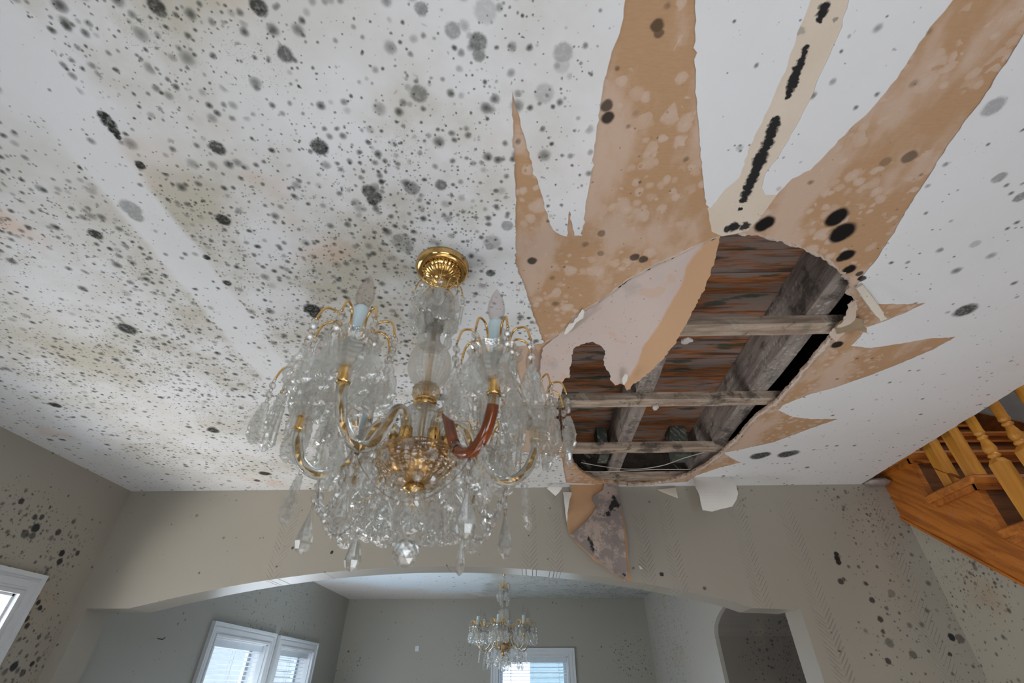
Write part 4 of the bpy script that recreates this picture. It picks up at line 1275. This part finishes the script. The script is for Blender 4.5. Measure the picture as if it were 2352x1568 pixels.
def chandelier(x, y, zc, label, arms, drop0=0.0, links=3):
    """zc: ceiling height in units; all heights below are absolute units for a ceiling at 1.0, shifted by drop0"""
    root = empty('chandelier', U(x, y, zc), label, 'chandelier')
    Z = lambda z: z - 1.0 - drop0
    rnd = random.Random(11)
    # canopy: stepped ring and fluted dome
    prof = [(.078, 0), (.078, -.008), (.0755, -.012), (.0765, -.016), (.0745, -.021), (.064, -.026), (.058, -.027), (.056, -.024)]
    mkS('canopy', lathe(prof, 48), M_gold, root)
    prof = [(.056, -.024), (.053, -.030), (.046, -.037), (.036, -.043), (.024, -.047), (.012, -.049), (.009, -.055), (.010, -.060), (.004, -.066)]
    mkS('canopy_dome', lathe(prof, 96, lambda a, z, i: 1 + (.055 * math.cos(a * 28) if 1 <= i <= 4 else 0)), M_gold, root)
    # chain
    z = -.062; zend = Z(.905)
    k = 0
    nl = max(2, int(round((z - zend) / .024)))
    stp = (z - zend) / nl
    for k in range(nl):
        hh = stp * .68
        pts = [Vector(((.0075 * math.cos(a)), 0, z - stp * (k + .5) + hh * math.sin(a))) for a in [2 * PI * q / 16 for q in range(16)]]
        if k % 2: pts = [Vector((0, p.x, p.z)) for p in pts]
        mkS('chain_link', tube(pts, .0021, 6, closed=True), M_gold, root)
    if drop0:   # upper wires of the crown spread like a small tent
        for a in (0, 2.1, 4.2):
            mkS('stay_wire', tube([(0, 0, zend + .01), (.012 * math.cos(a), .012 * math.sin(a), Z(.89)), (.02 * math.cos(a), .02 * math.sin(a), Z(.868))], .0018, 6), M_gold, root)
    # crown
    crown = mkS('crown', lathe([(.006, Z(.905)), (.010, Z(.895)), (.022, Z(.885)), (.040, Z(.877)), (.048, Z(.866)), (.044, Z(.860)), (.022, Z(.856)), (.014, Z(.846))], 20, lambda a, z, i: 1 + .04 * math.cos(a * 10)), M_body, root)
    hk = hook_mesh(.024, .068, Z(.872), Z(.932), Z(.888), .0019)
    for q in range(8):
        a = 2 * PI * (q + .3) / 8
        ob('hook', hk, crown, rot=(0, 0, a))
        cx, cy = .068 * math.cos(a), .068 * math.sin(a)
        hang(crown, cx, cy, Z(.888), [('wire_ring', RING, .012), ('bead', BEAD, .016), ('wire_ring', RING, .010), ('leaf_crystal', SLEAF[q % 2], .066)], rnd)
        a += .4
        hang(crown, .044 * math.cos(a), .044 * math.sin(a), Z(.862), [('wire_ring', RING, .010), ('leaf_crystal', SLEAF[(q + 1) % 2] if q % 3 else LEAF[0], .06)], rnd)
        if q % 2 == 0: hang(crown, .05 * math.cos(a + .3), .05 * math.sin(a + .3), Z(.800), [('wire_ring', RING, .010), ('leaf_crystal', SLEAF[0], .06)], rnd)
    # column
    mkS('gold_rod', lathe([(.007, Z(.90)), (.007, Z(.30))], 10), M_golds, root)
    mkS('column_cup', lathe([(.012, Z(.852)), (.026, Z(.838)), (.034, Z(.818)), (.031, Z(.795)), (.024, Z(.778)), (.018, Z(.768)), (.024, Z(.764))], 24), M_body, root)
    mkS('column_stem', lathe([(.024, Z(.764)), (.018, Z(.752)), (.016, Z(.735)), (.020, Z(.715)), (.030, Z(.702))], 20, lambda a, z, i: 1 + .06 * math.cos(a * 10)), M_body, root)
    mkS('glass_globe', lathe([(.028, Z(.703)), (.042, Z(.692)), (.051, Z(.672)), (.0545, Z(.648)), (.052, Z(.625)), (.043, Z(.603)), (.032, Z(.590)), (.026, Z(.584))], 32), M_body, root)
    mkS('amber_neck', lathe([(.026, Z(.585)), (.032, Z(.575)), (.033, Z(.562)), (.028, Z(.551)), (.022, Z(.548))], 24, lambda a, z, i: 1 + .05 * math.cos(a * 12)), M_bowl, root)
    mkS('brass_collar', lathe([(.022, Z(.549)), (.027, Z(.546)), (.028, Z(.540)), (.024, Z(.536)), (.026, Z(.532)), (.023, Z(.528))], 28), M_gold, root)
    mkS('cut_glass_vase', lathe([(.024, Z(.529)), (.040, Z(.519)), (.049, Z(.505)), (.0505, Z(.490)), (.046, Z(.470)), (.036, Z(.450)), (.027, Z(.437))], 36), M_body, root)
    mkS('brass_plate', lathe([(.024, Z(.438)), (.034, Z(.436)), (.036, Z(.430)), (.030, Z(.426))], 28), M_gold, root)
    bowl = mkS('glass_bowl', lathe([(.030, Z(.428)), (.060, Z(.425)), (.084, Z(.415)), (.092, Z(.398)), (.089, Z(.380)), (.072, Z(.360)), (.050, Z(.346)), (.022, Z(.340))], 24, lambda a, z, i: 1 + (.04 if i % 2 else -.02) * math.cos(a * 12)), M_bowl, root, False)
    mkS('bowl_liner', lathe([(.020, Z(.410)), (.052, Z(.404)), (.060, Z(.388)), (.054, Z(.368)), (.036, Z(.353)), (.015, Z(.345))], 24), M_golds, root)
    for q in range(12):
        a = 2 * PI * q / 12
        ob('bead', BIGB, bowl, loc=V(.096 * math.cos(a), .096 * math.sin(a), Z(.392 if q % 2 else .374)), rot=(0, 0, a + PI / 2))
    for q in range(8):
        a = 2 * PI * (q + .4) / 8
        ob('bead', BIGB, bowl, loc=V(.052 * math.cos(a), .052 * math.sin(a), Z(.345)), rot=(.5, 0, a + PI / 2))
        hang(bowl, .066 * math.cos(a), .066 * math.sin(a), Z(.352), [('wire_ring', RING, .012), ('bead', BEAD, .016), ('wire_ring', RING, .010), ('leaf_crystal', LEAF[q % 3], .09)], rnd)
    mkS('finial', lathe([(.020, Z(.342)), (.024, Z(.336)), (.022, Z(.330)), (.011, Z(.326)), (.009, Z(.322)), (.013, Z(.316)), (.0145, Z(.308)), (.012, Z(.300)), (.005, Z(.295))], 24), M_gold, root)
    bs = mkS('bead_chain', tube([(0, 0, Z(.296)), (0, 0, Z(.238))], .0008, 5), M_ring, root)
    for q, zz in enumerate((.285, .266, .248)):
        ob('bead', BEAD, bs, loc=V(0, 0, Z(zz)), rot=(0, 0, .6 * q))
    bl_ = ob('crystal_ball', None, root) if False else None
    bm = bmesh.new(); bmesh.ops.create_icosphere(bm, subdivisions=2, radius=.0262 * S)
    me = bpy.data.meshes.new('crystal_ball'); bm.to_mesh(me); bm.free(); me.materials.append(M_cry)
    ob('crystal_ball', me, root, loc=V(0, 0, Z(.209)))
    # one arm, built along +x
    cen = bez([(.056, 0, Z(.412)), (.056, 0, Z(.445)), (.060, 0, Z(.468)), (.078, 0, Z(.482)), (.100, 0, Z(.470)), (.118, 0, Z(.430)), (.140, 0, Z(.385)), (.170, 0, Z(.358)), (.205, 0, Z(.354)), (.238, 0, Z(.378)), (.256, 0, Z(.418)), (.260, 0, Z(.452))], 5)
    AX = .260
    arm_me = mk('arm', sc(tube(cen, .0112, 12)[0]), tube(cen, .0112, 12)[1], M_arm, sm=True, mesh_only=True)
    n_ = len(cen)
    # twisted gold ribbon inside the arm
    v, f = [], []
    for i, p in enumerate(cen):
        t = (cen[min(i + 1, n_ - 1)] - cen[max(i - 1, 0)]).normalized(); s1 = Vector((0, 1, 0)); s2 = t.cross(s1)
        a = i * .36
        d = s1 * math.cos(a) + s2 * math.sin(a); e = s2 * math.cos(a) - s1 * math.sin(a)
        for ku, kv in ((-.0038, -.0007), (.0038, -.0007), (.0038, .0007), (-.0038, .0007)): v.append(p + d * ku + e * kv)
    for i in range(n_ - 1):
        for k in range(4): f.append((i * 4 + k, i * 4 + (k + 1) % 4, i * 4 + 4 + (k + 1) % 4, i * 4 + 4 + k))
    f += [(0, 1, 2, 3), tuple((n_ - 1) * 4 + k for k in range(4))]
    rib_me = mk('twisted_ribbon', sc(v), f, M_golds, mesh_only=True)
    arm = ob('arm', arm_me, root)
    ob('twisted_ribbon', rib_me, arm)

    def at(name, vf, mat, xx, sm=True):
        v_, f_ = vf
        o_ = mk(name, sc([q + Vector((xx, 0, 0)) for q in v_]), f_, mat, arm, sm=sm); return o_
    at('socket_cup', lathe([(.0135, Z(.450)), (.0135, Z(.418)), (.012, Z(.408))], 18, lambda a, z, i: 1 + .04 * math.cos(a * 9)), M_gold, .056)
    at('ferrule', lathe([(.0135, Z(.447)), (.0138, Z(.452)), (.0122, Z(.458)), (.0122, Z(.478)), (.014, Z(.482))], 18), M_gold, AX)
    at('glass_cup', lathe([(.016, Z(.478)), (.030, Z(.486)), (.037, Z(.502)), (.040, Z(.520)), (.038, Z(.522)), (.028, Z(.500)), (.014, Z(.488))], 20, lambda a, z, i: 1 + .07 * math.cos(a * 10)), M_body, AX, False)
    at('bobeche', lathe([(.014, Z(.520)), (.034, Z(.521)), (.050, Z(.531)), (.056, Z(.541)), (.054, Z(.543)), (.046, Z(.535)), (.030, Z(.527)), (.013, Z(.526))], 24, lambda a, z, i: 1 + .05 * math.cos(a * 12)), M_leaf, AX, False)
    at('candle_sleeve', lathe([(.0165, Z(.522)), (.0165, Z(.618)), (.0135, Z(.628)), (.009, Z(.630))], 20), M_candle, AX)
    at('bulb', lathe([(.009, Z(.626)), (.0125, Z(.632)), (.0185, Z(.650)), (.0195, Z(.662)), (.0175, Z(.680)), (.0115, Z(.700)), (.005, Z(.714)), (.0015, Z(.722))], 20), M_bulb, AX)
    hk = hook_mesh(.030, .080, Z(.528), Z(.592), Z(.552), .0025)
    for q in range(8):
        a = 2 * PI * (q + .5) / 8
        ob('hook', hk, arm, loc=V(AX, 0, 0), rot=(0, 0, a))
        cx, cy = AX + .080 * math.cos(a), .080 * math.sin(a)
        me = LEAF[q % 3]
        hang(arm, cx, cy, Z(.553), [('wire_ring', RING, .012), ('bead', BEAD, .016), ('wire_ring', RING, .010), ('bead', BEAD, .016), ('wire_ring', RING, .010), ('leaf_crystal', me, .10)], rnd)
        a += PI / 8
        if q % 2: hang(arm, AX + .052 * math.cos(a), .052 * math.sin(a), Z(.536), [('wire_ring', RING, .010), ('bead', BEAD, .016), ('wire_ring', RING, .010), ('leaf_crystal', LEAF[(q + 1) % 3], .10)], rnd)
    # strings under the low point of the arm
    e_ = hang(arm, .192, 0, Z(.345), [('wire_ring', RING, .012), ('bead', BEAD, .017), ('wire_ring', RING, .010), ('bead', BEAD, .017), ('wire_ring', RING, .010)], rnd)
    ob('crystal_drop', DROP, arm, loc=V(.192, 0, e_), rot=(0, 0, .8))
    hang(arm, .150, 0, Z(.372), [('wire_ring', RING, .012), ('bead', BEAD, .016), ('wire_ring', RING, .010), ('leaf_crystal', LEAF[1], .09)], rnd)
    hang(arm, .232, 0, Z(.362), [('wire_ring', RING, .012), ('leaf_crystal', LEAF[2], .09)], rnd)
    first = True
    for ang, kind in arms:
        if first: A = arm; first = False
        else: A = copy_tree(arm, root)
        A.rotation_euler = (0, 0, math.radians(ang))
        if kind == 'amber':
            k0, k1 = int(n_ * .36), int(n_ * .93)
            vv, ff = tube(cen[k0:int(n_ * .56)], .0118, 12); v2, f2 = tube(cen[int(n_ * .585):k1], .0118, 12)
            o_ = MB().add(vv, ff).add(v2, f2)
            o2 = mk('resin_core', sc(o_.v), o_.f, M_amber, A, sm=True); o2['label'] = 'arm filled with dark amber resin'
            for ch in A.children:
                if ch.name.startswith('arm'): pass
    # bead swags between neighbouring arms
    L_ = len(arms); order = sorted(arms)
    for i in range(L_):
        a0 = math.radians(order[i][0]); a1 = math.radians(order[(i + 1) % L_][0] + (360 if i == L_ - 1 else 0))
        p0 = Vector((.192 * math.cos(a0), .192 * math.sin(a0), Z(.340))); p1 = Vector((.192 * math.cos(a1), .192 * math.sin(a1), Z(.340)))
        pts = [p0.lerp(p1, t / 12) + Vector((0, 0, -.085 * math.sin(PI * t / 12) ** .8)) for t in range(13)]
        sw = mkS('bead_swag', tube(pts, .0007, 4), M_ring, root)
        for j in range(1, 12):
            ob('bead', BEAD, sw, loc=pts[j] * S, rot=(0, rnd.uniform(-.3, .3), rnd.uniform(0, 3)))
    return root


chandelier(-.233, .952, 1.0, 'large crystal and brass chandelier hanging from the mouldy ceiling, one arm amber', [(4, ''), (64, ''), (139, ''), (191, ''), (248, ''), (313, 'amber')])
chandelier(-.232, 5.30, 1.0, 'small distant crystal chandelier hanging in the rear room beyond the arch', [(22, ''), (80, ''), (140, ''), (200, ''), (262, ''), (320, '')], drop0=.065)
